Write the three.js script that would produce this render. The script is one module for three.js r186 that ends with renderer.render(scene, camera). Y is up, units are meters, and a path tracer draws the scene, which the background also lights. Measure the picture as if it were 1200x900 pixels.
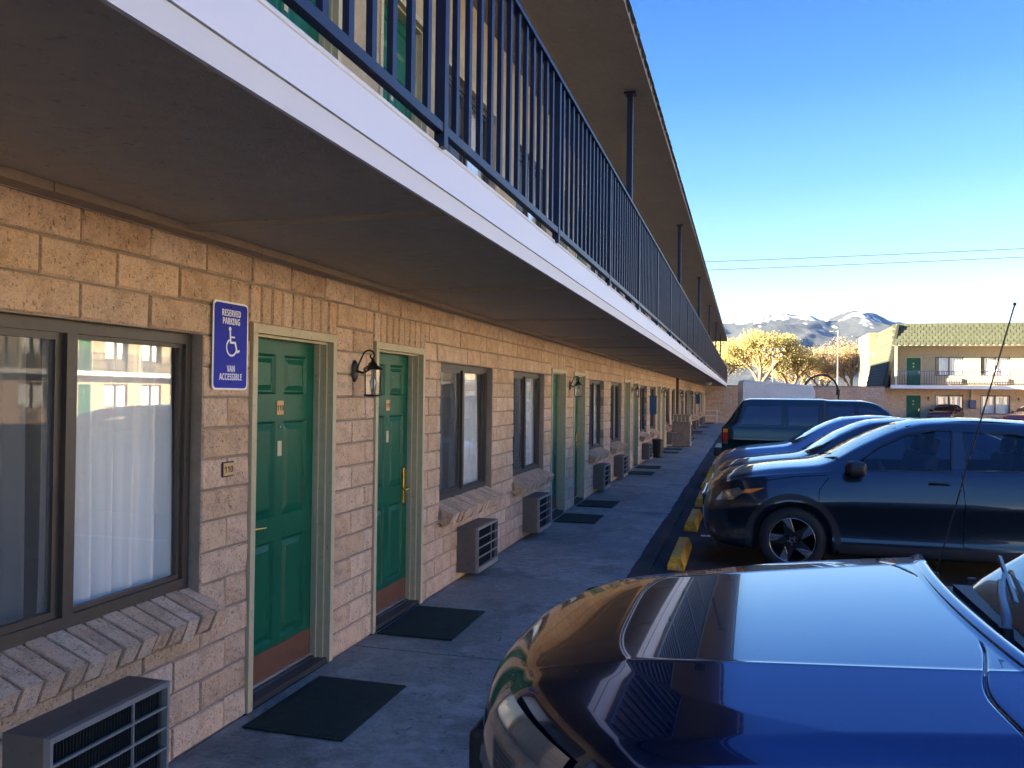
import * as THREE from 'three';
import { mergeGeometries, toCreasedNormals, mergeVertices } from 'three/addons/utils/BufferGeometryUtils.js';
import { RoundedBoxGeometry } from 'three/addons/geometries/RoundedBoxGeometry.js';
import { TessellateModifier } from 'three/addons/modifiers/TessellateModifier.js';
import { Brush, Evaluator, SUBTRACTION } from 'three-bvh-csg';
import { FontLoader } from 'three/addons/loaders/FontLoader.js';
import { TextGeometry } from 'three/addons/geometries/TextGeometry.js';
import { createNoise2D, createNoise3D } from 'simplex-noise';

// ---------------------------------------------------------------- camera, sky, sun, exposure
const scene = new THREE.Scene();
const D2R = Math.PI / 180, V3 = (x, y, z) => new THREE.Vector3(x, y, z);
const camera = new THREE.PerspectiveCamera(49.73, 4 / 3, 0.05, 30000);
camera.position.set(0, 1.749, 0);
camera.rotation.order = 'YXZ';
camera.rotation.set(0.742 * D2R, 15.654 * D2R, 0.67 * D2R);
const renderer = new THREE.WebGLRenderer({ antialias: true });
renderer.setSize(1024, 768);
renderer.toneMapping = THREE.LinearToneMapping;
renderer.toneMappingExposure = 13.5;
renderer.shadowMap.enabled = true;
const SUN = V3(-1, 0.228, 0.39).normalize();
{
  // clear sky late in the day: pale at the horizon, deep blue overhead, a little brighter on the sun's side
  const w = 512, h = 256, d = new Float32Array(w * h * 4);
  const keys = [[-90, 0.4, 0.4, 0.4], [-2, 0.9, 0.95, 1.0], [0, 2.1, 2.2, 2.25], [3, 1.6, 1.85, 2.05], [6, 0.98, 1.38, 1.75], [9, 0.60, 1.04, 1.55], [14, 0.29, 0.69, 1.36], [20, 0.14, 0.43, 1.18], [28, 0.075, 0.26, 1.0], [60, 0.07, 0.25, 0.95], [90, 0.07, 0.25, 0.95]].map(k => [k[0], k[1] / 12, k[2] / 12, k[3] / 12]);
  for (let j = 0; j < h; j++) for (let i = 0; i < w; i++) {
    const el = ((j + 0.5) / h - 0.5) * 180, az = ((i + 0.5) / w) * 2 * Math.PI - Math.PI;
    let k = 0; while (k < keys.length - 2 && el > keys[k + 1][0]) k++;
    const a = keys[k], b = keys[k + 1]; let t = Math.min(1, Math.max(0, (el - a[0]) / (b[0] - a[0])));
    const dir = V3(Math.cos(el * D2R) * Math.cos(az), Math.sin(el * D2R), Math.cos(el * D2R) * Math.sin(az));
    const g = Math.acos(Math.max(-1, Math.min(1, dir.dot(SUN)))), lift = 0.91 + 0.42 * Math.cos(g) ** 2 + (el > 0 ? 1.2 * Math.exp(-2.6 * g) : 0);
    for (let c = 0; c < 3; c++) d[(j * w + i) * 4 + c] = (a[c + 1] + (b[c + 1] - a[c + 1]) * t) * lift;
    d[(j * w + i) * 4 + 3] = 1;
  }
  const t = new THREE.DataTexture(d, w, h, THREE.RGBAFormat, THREE.FloatType);
  t.mapping = THREE.EquirectangularReflectionMapping; t.minFilter = t.magFilter = THREE.LinearFilter; t.wrapS = THREE.RepeatWrapping; t.needsUpdate = true;
  scene.background = t; scene.environment = t; scene.backgroundIntensity = 1.0; scene.environmentIntensity = 1.0;
}
const sun = new THREE.DirectionalLight(new THREE.Color(1, 0.83, 0.59), 5.0);
sun.position.copy(SUN.clone().multiplyScalar(200)).add(V3(10, 0, -40)); sun.target.position.set(10, 0, -40);
sun.castShadow = true; sun.shadow.mapSize.set(4096, 4096);
Object.assign(sun.shadow.camera, { left: -90, right: 90, top: 60, bottom: -60, near: 1, far: 500 });
scene.add(sun, sun.target);

// ---------------------------------------------------------------- helpers
let seed = 7;
const rnd = () => { seed = (seed + 0x6d2b79f5) | 0; let t = Math.imul(seed ^ (seed >>> 15), 1 | seed); t = (t + Math.imul(t ^ (t >>> 7), 61 | t)) ^ t; return ((t ^ (t >>> 14)) >>> 0) / 4294967296; };
const rr = (a, b) => a + (b - a) * rnd();
const noise2 = createNoise2D(rnd), noise3 = createNoise3D(rnd);
const clamp = (x, a = 0, b = 1) => Math.min(b, Math.max(a, x)), lerp = (a, b, t) => a + (b - a) * t, sstep = (a, b, x) => { const t = clamp((x - a) / (b - a)); return t * t * (3 - 2 * t); };
const taken = {};
function numbered(n) { const k = taken[n] = (taken[n] ?? -1) + 1; return k ? n + '_' + String(k).padStart(3, '0') : n; }
function metreUV(g, ox = 0, oy = 0) {
  const p = g.attributes.position, n = g.attributes.normal, uv = new Float32Array(p.count * 2);
  for (let i = 0; i < p.count; i++) {
    const ax = Math.abs(n.getX(i)), ay = Math.abs(n.getY(i)), az = Math.abs(n.getZ(i));
    const [u, v] = ay > ax && ay > az ? [p.getX(i), p.getZ(i)] : ax > az ? [p.getZ(i), p.getY(i)] : [p.getX(i), p.getY(i)];
    uv[i * 2] = u + ox; uv[i * 2 + 1] = v + oy;
  }
  g.setAttribute('uv', new THREE.BufferAttribute(uv, 2)); return g;
}
function clean(g) { if (g.index) g = g.toNonIndexed(); for (const k of Object.keys(g.attributes)) if (!['position', 'normal', 'uv', 'color'].includes(k)) g.deleteAttribute(k); if (!g.attributes.normal) g.computeVertexNormals(); return g; }
function G(...gs) { gs = gs.flat(9).map(clean); const g = gs.length > 1 ? mergeGeometries(gs) : gs[0]; return g; }
const ready = new WeakMap();
function part(name, g, mat, parent, keepUV) {
  if (Array.isArray(g)) g = G(g);
  if (!keepUV) { const o = g; g = ready.get(o); if (!g) ready.set(o, g = metreUV(clean(o))); }
  const m = new THREE.Mesh(g, mat); m.name = name; m.castShadow = m.receiveShadow = true; parent.add(m); return m;
}
function tag(o, label, category, group) { o.userData.label = label; o.userData.category = category; if (group) o.userData.group = group; return o; }
function thing(name, label, category, x = 0, y = 0, z = 0, turn = 0, group) {
  const o = new THREE.Group(); o.name = numbered(name); o.position.set(x, y, z); o.rotation.y = turn; scene.add(o); return tag(o, label, category, group);
}
function copyOf(o, x, y, z, turn, label, group) { const c = o.clone(); c.name = numbered(o.name.replace(/_\d+$/, '')); c.userData = { ...o.userData }; c.position.set(x, y, z); c.rotation.y = turn; if (label) c.userData.label = label; if (group) c.userData.group = group; scene.add(c); return c; }
function structure(name, g, mat, keepUV) { const m = part(name, g, mat, scene, keepUV); m.userData.kind = 'structure'; return m; }
const bx = (w, h, d, x = 0, y = 0, z = 0) => new THREE.BoxGeometry(w, h, d).translate(x, y, z);
const b2 = (x0, x1, y0, y1, z0, z1) => bx(x1 - x0, y1 - y0, Math.abs(z1 - z0), (x0 + x1) / 2, (y0 + y1) / 2, (z0 + z1) / 2);
const rb = (w, h, d, r, x = 0, y = 0, z = 0, s = 2) => new RoundedBoxGeometry(w, h, d, s, r).translate(x, y, z);
const tube = (pts, r, seg = 24, rad = 8, closed = false) => new THREE.TubeGeometry(new THREE.CatmullRomCurve3(pts.map(p => V3(...p)), closed), seg, r, rad, closed);
const cyl = (r0, r1, h, n = 16) => new THREE.CylinderGeometry(r0, r1, h, n);
const lathe = (pts, n = 24) => new THREE.LatheGeometry(pts.map(p => new THREE.Vector2(...p)), n);
function bar(a, b, w, d) { const va = V3(...a), vb = V3(...b), L = va.distanceTo(vb), g = new THREE.BoxGeometry(w, L, d); g.applyQuaternion(new THREE.Quaternion().setFromUnitVectors(V3(0, 1, 0), vb.clone().sub(va).normalize())); return g.translate((a[0] + b[0]) / 2, (a[1] + b[1]) / 2, (a[2] + b[2]) / 2); }
function shapeOf(pts) { return new THREE.Shape(pts.map(p => new THREE.Vector2(p[0], p[1]))); }
function prism(pts, depth, bevel = 0) { return new THREE.ExtrudeGeometry(shapeOf(pts), { depth, bevelEnabled: bevel > 0, bevelSize: bevel, bevelThickness: bevel, bevelSegments: 2, curveSegments: 8 }); }

// textures: tiling noise of material grain only
function tnoise(P) { const a = new Float32Array(P * P); for (let i = 0; i < a.length; i++) a[i] = rnd(); return (x, y) => { x = ((x % P) + P) % P; y = ((y % P) + P) % P; const i = Math.floor(x), j = Math.floor(y), fx = x - i, fy = y - j, u = fx * fx * (3 - 2 * fx), v = fy * fy * (3 - 2 * fy), i1 = (i + 1) % P, j1 = (j + 1) % P; return lerp(lerp(a[j * P + i], a[j * P + i1], u), lerp(a[j1 * P + i], a[j1 * P + i1], u), v); }; }
const N = { 4: tnoise(4), 8: tnoise(8), 16: tnoise(16), 32: tnoise(32), 64: tnoise(64), 128: tnoise(128), 256: tnoise(256) };
function tex(size, fn, srgb = true, rep = 1) {
  const d = new Uint8Array(size * size * 4);
  for (let j = 0; j < size; j++) for (let i = 0; i < size; i++) { const c = fn(i / size, j / size), o = (j * size + i) * 4; d[o] = clamp(c[0]) * 255; d[o + 1] = clamp(c[1]) * 255; d[o + 2] = clamp(c[2]) * 255; d[o + 3] = 255; }
  const t = new THREE.DataTexture(d, size, size); t.wrapS = t.wrapT = THREE.RepeatWrapping; t.magFilter = THREE.LinearFilter; t.minFilter = THREE.LinearMipmapLinearFilter; t.generateMipmaps = true; t.repeat.set(1 / rep, 1 / rep); if (srgb) t.colorSpace = THREE.SRGBColorSpace; t.needsUpdate = true; return t;
}
const n = (P, u, v) => N[P](u * P, v * P);
const grey = (f) => (u, v) => { const g = f(u, v); return [g, g, g]; };
const rough = (color, roughness = 0.8, o = {}) => new THREE.MeshStandardMaterial({ color: new THREE.Color().setRGB(...color), roughness, ...o });
const phys = (color, roughness, o = {}) => new THREE.MeshPhysicalMaterial({ color: new THREE.Color().setRGB(...color), roughness, ...o });

const blockMap = tex(512, (u, v) => { let g = 0.95 + 0.14 * (n(16, u, v) - 0.5) + 0.12 * (n(64, u, v) - 0.5) + 0.16 * (n(256, u, v) - 0.5); const pit = n(128, u + 0.3, v), p2 = n(64, u, v + 0.4); if (pit > 0.84) g -= (pit - 0.84) * 2.6; if (p2 > 0.83) g -= (p2 - 0.83) * 1.8; const w = 0.03 * (n(8, u, v) - 0.5); return [g + w, g, g - w]; }, true, 0.9);
const blockBump = tex(512, grey((u, v) => { let g = 0.5 + 0.35 * (n(32, u, v) - 0.5) + 0.3 * (n(128, u, v) - 0.5) + 0.3 * (n(256, u, v) - 0.5); const p2 = n(64, u, v + 0.4); if (p2 > 0.8) g -= (p2 - 0.8) * 2; return g; }), false, 0.9);
const concMap = tex(1024, (u, v) => { let g = 0.86 + 0.07 * (n(4, u, v) - 0.5) + 0.06 * (n(16, u, v) - 0.5) + 0.06 * (n(64, u, v) - 0.5) + 0.14 * (n(256, u, v) - 0.5); const s = n(8, u + 0.2, v + 0.6) * 0.7 + n(32, u, v) * 0.3; g -= 0.10 * sstep(0.58, 0.78, s); const s2 = n(16, u + 0.5, v + 0.1) * 0.6 + n(64, u, v) * 0.4; g += 0.08 * sstep(0.62, 0.75, s2); if (n(128, u, v) > 0.93) g -= 0.22; return [g, g * 1.0, g * 0.99]; }, true, 4.2);
const concBump = tex(512, grey((u, v) => 0.5 + 0.5 * (n(256, u, v) - 0.5) + 0.3 * (n(64, u, v) - 0.5)), false, 0.8);
const asphMap = tex(512, (u, v) => { const g = 0.55 + 0.5 * (n(256, u, v) - 0.5) + 0.25 * (n(128, u, v) - 0.5) + 0.25 * (n(8, u, v) - 0.5); return [g, g, g]; }, true, 2.5);
const asphBump = tex(512, grey((u, v) => n(256, u, v) * 0.6 + n(128, u, v) * 0.4), false, 1.2);
const grainMap = tex(256, grey((u, v) => 0.95 + 0.06 * (n(256, u, v) - 0.5) + 0.08 * (n(16, u, v) - 0.5) + 0.05 * (n(64, u, v) - 0.5)), true, 1.1);
const dirtMap = tex(512, (u, v) => { let g = 0.93 + 0.05 * (n(8, u, v) - 0.5) + 0.05 * (n(64, u, v) - 0.5); if (n(128, u + 0.1, v + 0.7) > 0.975) g -= 0.3; const s = n(128, u * 1, v); g -= 0.1 * sstep(0.84, 0.95, s); return [g, g, g * 0.99]; }, true, 2.7);
const fineBump = tex(256, grey((u, v) => n(256, u, v) * 0.6 + n(64, u, v) * 0.4), false, 0.5);
const wornYellow = tex(512, (u, v) => { const s = n(32, u, v) * 0.55 + n(128, u, v) * 0.3 + n(256, u, v) * 0.15, k = sstep(0.66, 0.72, s), g = 0.92 + 0.2 * (n(64, u, v) - 0.5); return [lerp(0.93, 0.55, k) * g, lerp(0.69, 0.53, k) * g, lerp(0.10, 0.48, k) * g]; }, true, 1.3);
const matMap = tex(256, grey((u, v) => 0.6 + 0.5 * (n(256, u, v) - 0.5) + 0.2 * (n(8, u, v) - 0.5)), true, 0.35);
const shingleMap = tex(256, grey((u, v) => 0.8 + 0.3 * (n(256, u, v) - 0.5) + 0.2 * (n(8, u, v) - 0.5)), true, 1.0);
const flakeMap = tex(512, grey((u, v) => { let g = 0.93 + 0.14 * (n(256, u, v) - 0.5); if (n(128, u + 0.2, v) > 0.965) g -= 0.25; return g; }), true, 0.7);
const dustRough = tex(512, grey((u, v) => { let g = 0.30 + 0.25 * (n(8, u, v) - 0.5) + 0.12 * (n(64, u, v) - 0.5); if (n(64, u + 0.2, v) > 0.9) g += 0.3; return g; }), false, 1.1);

const BT = [[0.68, 0.475, 0.325], [0.61, 0.415, 0.275], [0.73, 0.53, 0.38], [0.64, 0.445, 0.305], [0.67, 0.455, 0.30], [0.71, 0.495, 0.345]];
const M = {
  block: BT.map(c => rough(c, 0.93, { map: blockMap, bumpMap: blockBump, bumpScale: 0.006 })),
  blockMass: rough([1, 1, 1], 0.93, { map: blockMap, bumpMap: blockBump, bumpScale: 0.006, vertexColors: true }),
  mortar: rough([0.33, 0.26, 0.20], 0.95, { map: grainMap, bumpMap: fineBump, bumpScale: 0.003 }),
  stucco: rough([0.48, 0.40, 0.27], 0.9, { map: grainMap, bumpMap: fineBump, bumpScale: 0.003 }),
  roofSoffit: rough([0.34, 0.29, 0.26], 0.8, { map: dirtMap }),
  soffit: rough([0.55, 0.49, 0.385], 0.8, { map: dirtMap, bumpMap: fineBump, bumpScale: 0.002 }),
  trim: rough([0.40, 0.31, 0.24], 0.75, { map: dirtMap }),
  fascia: rough([0.80, 0.785, 0.775], 0.45), fasciaLow: rough([0.70, 0.69, 0.69], 0.5),
  rail: phys([0.007, 0.014, 0.05], 0.45, { map: grainMap }),
  frame: rough([0.62, 0.53, 0.35], 0.5, { map: dirtMap }),
  door: phys([0.001, 0.125, 0.068], 0.4, { map: dirtMap, specularIntensity: 0.55 }),
  kick: rough([0.15, 0.062, 0.035], 0.55, { map: grainMap }),
  brass: rough([0.80, 0.55, 0.16], 0.25, { metalness: 1 }),
  chrome: rough([0.75, 0.76, 0.78], 0.12, { metalness: 1 }),
  alu: rough([0.45, 0.46, 0.48], 0.4, { metalness: 0.9 }),
  plate: rough([0.62, 0.37, 0.15], 0.5), cream: rough([0.6, 0.52, 0.34], 0.5), ink: rough([0.02, 0.018, 0.015], 0.6),
  bronze: phys([0.075, 0.06, 0.052], 0.45, { map: dirtMap }),
  glass: phys([1, 1, 1], 0.0, { transmission: 1, ior: 1.52, thickness: 0 }),
  screen: phys([0.05, 0.06, 0.07], 0.7, { transparent: true, opacity: 0.62 }),
  curtain: phys([0.9, 0.92, 0.92], 0.9, { transmission: 0.08, thickness: 0, side: THREE.DoubleSide }),
  threshold: rough([0.05, 0.05, 0.055], 0.45, { metalness: 0.3 }), inside: rough([0.35, 0.32, 0.28], 0.9),
  black: rough([0.012, 0.012, 0.013], 0.5), rubber: rough([0.02, 0.02, 0.02], 0.85), iron: phys([0.012, 0.012, 0.013], 0.45),
  acCase: rough([0.17, 0.145, 0.125], 0.5, { map: dirtMap }), acFrame: rough([0.30, 0.285, 0.26], 0.45, { map: dirtMap }), acDark: rough([0.02, 0.022, 0.024], 0.6),
  concrete: rough([0.30, 0.31, 0.285], 0.88, { map: concMap, bumpMap: concBump, bumpScale: 0.003 }),
  kerbgap: rough([0.05, 0.05, 0.05], 0.9),
  asphalt: rough([0.048, 0.05, 0.054], 0.9, { map: asphMap, bumpMap: asphBump, bumpScale: 0.006 }),
  paintWhite: rough([0.55, 0.55, 0.55], 0.8, { map: grainMap }),
  yellow: rough([0.86, 0.84, 0.8], 0.7, { map: wornYellow, bumpMap: fineBump, bumpScale: 0.002 }),
  mat: rough([0.01, 0.055, 0.045], 0.97, { map: matMap, bumpMap: matMap, bumpScale: 0.005 }),
  shingleBed: rough([0.022, 0.026, 0.018], 0.9),
  shingle: rough([0.085, 0.10, 0.06], 0.85, { map: shingleMap }),
};
const font = await new FontLoader().loadAsync('fonts/droid/droid_sans_bold.typeface.json');
function text(s, size, depth = 0.001) { const g = new TextGeometry(s, { font, size, depth, curveSegments: 4, bevelEnabled: false }); g.computeBoundingBox(); const b = g.boundingBox; return g.translate(-(b.min.x + b.max.x) / 2, -(b.min.y + b.max.y) / 2, 0); }

// ---------------------------------------------------------------- ground
structure('ground', new THREE.PlaneGeometry(24000, 24000, 1, 1).rotateX(-Math.PI / 2).translate(0, -0.10, -6000), rough([0.12, 0.11, 0.06], 0.95));
structure('parking_lot', b2(-30, 70, -0.09, -0.032, -110, 30), M.asphalt);
const WX = -2.587, C = 0.1562, L0 = -6.2, L1 = 58.3, MOD = 7.315;
{
  const walkway = structure('walkway', b2(WX, -1.09, -0.08, -0.012, 10, -L1), M.kerbgap);
  for (let a = 5.27 - 3 * 3.655; a < L1; a += 3.655) part('slab', b2(WX + 0.003, -1.06 + rr(-0.006, 0.006), -0.07, rr(-0.002, 0.001), -Math.min(a + 3.639, L1 - 0.01), -a), M.concrete, walkway);
}
{ // ragged edge of the asphalt lapping over the slab
  const pts = []; for (let z = -6; z < 58; z += 0.07) pts.push([-1.08 + 0.018 * noise2(z * 0.45, 3) + 0.006 * noise2(z * 1.9, 9) + 0.004 * noise2(z * 7, 5), z]); pts.push([-0.9, 58], [-0.9, -6]);
  structure('asphalt_lip', prism(pts, 0.034).rotateX(-Math.PI / 2).translate(0, -0.0305, 0), M.asphalt);
}
for (let i = -3; i < 9; i++) structure(numbered('stall_line'), b2(-0.55 + rr(-0.04, 0.1), 4.6, -0.0318, -0.028, -(10.92 + 2.55 * i) - 0.05, -(10.92 + 2.55 * i) + 0.05), M.paintWhite);

// ---------------------------------------------------------------- motel building (long wing)
const motel = thing('motel_building', 'long two-storey tan block motel wing with green doors and balcony', 'building', WX, 0, 0);
const doorsL = [], winsL = [];
for (let k = -1; k < 8; k++) { const o = k * MOD; doorsL.push([3.96 + o, 4.92 + o, -1], [5.53 + o, 6.49 + o, 1]); if (k < 7) winsL.push([6.9 + o, 8.48 + o], [9.315 + o, 10.865 + o]); }
const DH = 2.12, WB = 0.77, WT = 2.03, TOP = 2.49;
// one block: chamfered front, rough edges; outward is +x, along -z
const blockCache = {};
function blockGeo(len, h, v) {
  const key = Math.round(len * 200) + '_' + Math.round(h * 200) + '_' + v; if (blockCache[key]) return blockCache[key];
  const c = 0.007, T = 0.15, P = [], q = (a, b, cc, d) => P.push(...a, ...b, ...cc, ...a, ...cc, ...d), j = () => rr(-0.003, 0.003);
  const outer = [[-len / 2, 0], [len / 2, 0], [len / 2, h], [-len / 2, h]].map(([z, y]) => [-c - rr(0, 0.003), y, -z]);
  const inner = [[-len / 2 + c, c], [len / 2 - c, c], [len / 2 - c, h - c], [-len / 2 + c, h - c]].map(([z, y]) => [j() * 1.2, y + j(), -z + j()]);
  const back = outer.map(p => [-T, p[1], p[2]]), mid = [j() + 0.002, h / 2 + j() * 6, rr(-0.3, 0.3) * len * 0.5];
  for (let i = 0; i < 4; i++) { const k = (i + 1) % 4; q(outer[i], outer[k], inner[k], inner[i]); q(back[i], back[k], outer[k], outer[i]); P.push(...inner[i], ...inner[k], ...mid); }
  const g = new THREE.BufferGeometry(); g.setAttribute('position', new THREE.Float32BufferAttribute(P, 3)); g.computeVertexNormals();
  return blockCache[key] = metreUV(g, rnd() * 7, rnd() * 7);
}
// cut a course into blocks between openings; returns [start, length]
function courseRuns(y0, y1, a, b, holes) { let runs = [[a, b]]; for (const [h0, h1, hy0, hy1] of holes) if (hy1 > y0 + 0.01 && hy0 < y1 - 0.01) runs = runs.flatMap(([s, e]) => h1 <= s || h0 >= e ? [[s, e]] : [[s, h0], [h1, e]].filter(([p, q]) => q - p > 0.03)); return runs; }
function blocksOf(y0, h, a, b, holes, shift, BL = 0.405) {
  const out = [];
  for (const [s, e] of courseRuns(y0, y0 + h, a, b, holes)) {
    const cuts = [s]; for (let x = Math.ceil((s - shift) / BL) * BL + shift; x < e; x += BL) if (x - s > 0.085 && e - x > 0.085) cuts.push(x); cuts.push(e);
    for (let i = 0; i + 1 < cuts.length; i++) out.push([cuts[i], cuts[i + 1] - cuts[i]]);
  }
  return out;
}
function massGeo(list) { // list of [geo, x, y, z, tone]
  const gs = list.map(([g, x, y, z, t]) => { const c = g.clone().translate(x, y, z), k = new Float32Array(c.attributes.position.count * 3); for (let i = 0; i < k.length; i++) k[i] = BT[t][i % 3]; c.setAttribute('color', new THREE.BufferAttribute(k, 3)); return c; });
  return mergeGeometries(gs);
}
{
  const holes = [...doorsL.map(d => [d[0], d[1], -1, DH]), ...winsL.map(w => [w[0], w[1], WB - 0.04, WT])];
  const soldier = doorsL.map(d => [d[0] - 0.02, d[1] + 0.02, 13.01 * C, 15 * C - 0.002]);
  // mortar body behind the blocks
  const gs = []; const ys = [-0.05, WB - 0.04, WT, DH, TOP + 0.06];
  for (let i = 0; i < 4; i++) for (const [s, e] of courseRuns(ys[i], ys[i + 1], L0, L1, holes)) gs.push(b2(-0.2, -0.011, ys[i], ys[i + 1], -e + 0.004, -s - 0.004));
  const wall = part('wall', gs, M.mortar, motel);
  const list = [];
  for (let i = 0; i < 16; i++) {
    const y0 = i * C, h = Math.min(C, TOP - y0); if (h < 0.03) continue;
    for (const [s, len] of blocksOf(y0, h, L0, L1, [...holes, ...(i >= 13 && i < 15 ? soldier : [])], (i % 2) * 0.2025 + 0.12)) list.push([s, len, y0, h]);
  }
  for (const d of doorsL) { const k = 9, w = (d[1] - d[0] + 0.04) / k; for (let i = 0; i < k; i++) list.push([d[0] - 0.02 + i * w, w, DH + 0.002, 15 * C - DH - 0.004]); }
  list.sort((p, q) => (p[0] < 1.7 ? 90 - p[0] : p[0]) - (q[0] < 1.7 ? 90 - q[0] : q[0]));
  const mass = [];
  list.forEach(([s, len, y0, h], i) => {
    const g = blockGeo(len - 0.010, h - 0.010, Math.floor(rnd() * 3)), t = Math.floor(rnd() * 6), x = rr(-0.002, 0.003), y = y0 + 0.005, z = -(s + len / 2);
    if (i < 300) { const m = part('block', g, M.block[t], wall, true); m.position.set(x, y, z); } else mass.push([g, x, y, z, t]);
  });
  part('block_courses', massGeo(mass), M.blockMass, wall, true).userData.kind = 'stuff';
  // upper wall, floors, back, ends: a closed volume
  const up = [], U = 2.70, yu = [U, U + WB, U + WT, U + DH, 5.6];
  const holesU = [...doorsL.map(d => [d[0], d[1], U - 1, U + DH]), ...winsL.map(w => [w[0], w[1], U + WB, U + WT])];
  for (let i = 0; i < 4; i++) for (const [s, e] of courseRuns(yu[i], yu[i + 1], L0, L1, holesU)) up.push(b2(-0.2, 0, yu[i], yu[i + 1], -e, -s));
  part('upper_wall', up, M.stucco, motel);
  part('back_wall', [b2(-4.6, -4.4, -0.05, 5.6, -L1, -L0), b2(-4.4, -0.21, -0.05, 5.6, -L1, -L1 + 0.2), b2(-4.4, -0.21, -0.05, 5.6, -L0 - 0.2, -L0)], M.inside, motel);
  part('interior_floor', b2(-4.39, -0.21, -0.06, 0.01, -L1 + 0.21, -L0 - 0.21), M.inside, motel);
  // balcony slab, soffit panels with battens, fascia
  part('balcony_slab', b2(-4.39, 1.40, 2.56, 2.695, -L1, -L0), M.soffit, motel);
  let a = 3.3 - 4 * 2.44; for (; a < L1; a += 2.44) { const s = Math.max(a, L0), e = Math.min(a + 2.44, L1); if (e - s < 0.1) continue; part('soffit_panel', b2(0.012, 1.428, 2.525 - rr(0, 0.004), 2.559, -e + 0.006, -s - 0.006), M.soffit, motel); part('soffit_batten', b2(0.10, 1.42, 2.498, 2.5245, -e - 0.03, -e + 0.03), M.soffit, motel); }
  for (let s = 2.5 - 3 * 3.05; s < L1; s += 3.05) part('wall_trim', b2(0.004, 0.11, 2.485, 2.524, -Math.min(s + 3.045, L1), -Math.max(s, L0)), M.trim, motel);
  for (let s = 0.1 - 2 * 4.1; s < L1; s += 4.1) {
    const e = Math.min(s + 4.096, L1), st = Math.max(s, L0); if (e - st < 0.1) continue;
    const f = part('fascia_board', prism([[1.43, 2.547], [1.455, 2.547], [1.440, 2.700], [1.43, 2.700]], e - st, 0.003).translate(0, 0, -e), M.fascia, motel);
    part('lower_fascia', prism([[1.432, 2.473], [1.446, 2.471], [1.449, 2.540], [1.432, 2.540]], e - st, 0.002).translate(0, 0, -e), M.fasciaLow, f);
    part('drip_edge', tube([[1.437, 2.705, -st], [1.437, 2.705, -e]], 0.012, 1, 8), M.fascia, f);
  }
  // railing
  const rail = part('railing', [b2(1.425, 1.475, 3.715, 3.74, -L1, -L0), b2(1.433, 1.467, 2.755, 2.79, -L1, -L0)], M.rail, motel);
  const bal = bx(0.022, 0.925, 0.034), post = bx(0.042, 1.0, 0.042), rest = []; let nb = 0;
  for (let i = -4; 3.0 + i * 2.04 < L1; i++) {
    const p = 3.0 + i * 2.04; part('rail_post', post, M.rail, rail).position.set(1.45, 3.2, -p);
    for (let k = 1; k < 13; k++) { const z = -(p + k * 2.04 / 13); if (-z > L1 - 0.05) break; if (p > 0.5 && nb < 300) { nb++; part('baluster', bal, M.rail, rail).position.set(1.45, 3.2525, z); } else rest.push(bal.clone().translate(1.45, 3.2525, z)); }
  }
  if (rest.length) part('baluster_run', rest, M.rail, rail).userData.kind = 'stuff';
  for (const p of [2.1, 10.35, 18.6, 26.85, 35.1, 43.35, 51.6]) { const m = part('support_post', bx(0.07, 2.85, 0.07), M.rail, motel); m.position.set(1.185, 4.12, -p); part('post_cap', b2(-0.07, 0.07, 1.405, 1.425, -0.07, 0.07), M.rail, m); }
  // roof
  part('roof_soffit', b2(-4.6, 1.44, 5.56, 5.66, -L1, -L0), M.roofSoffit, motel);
  const roof = part('roof', [prism([[1.44, 5.67], [1.0, 7.12], [-4.6, 7.12], [-4.6, 5.67]], L1 - L0).translate(0, 0, -L1)], M.shingleBed, motel);
  const sg = []; const sl = Math.atan2(0.44, 1.45);
  for (let r = 0; r < 8; r++) for (let z = L0 + (r % 2) * 0.15; z < L1; z += 0.30) sg.push(shingle(0.285, 0.27).rotateZ(sl + 0.09).translate(1.462 - r * 0.0575, 5.585 + r * 0.19 + rr(-0.008, 0.008), -z));
  part('roof_shingles', sg, M.shingle, roof).userData.kind = 'stuff';
  part('roof_cap', b2(0.93, 1.03, 7.08, 7.16, -L1, -L0), M.shingle, roof);
}
// scalloped shingle lying in the yz plane, lower edge at y = 0, facing +x
function shingle(w, h) { const g = prism([[-w / 2, h], [-w / 2, 0.11], [-w / 2.7, 0.045], [-w / 5, 0.008], [w / 5, 0.008], [w / 2.7, 0.045], [w / 2, 0.11], [w / 2, h]], 0.03); return g.rotateY(Math.PI / 2); }

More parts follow.
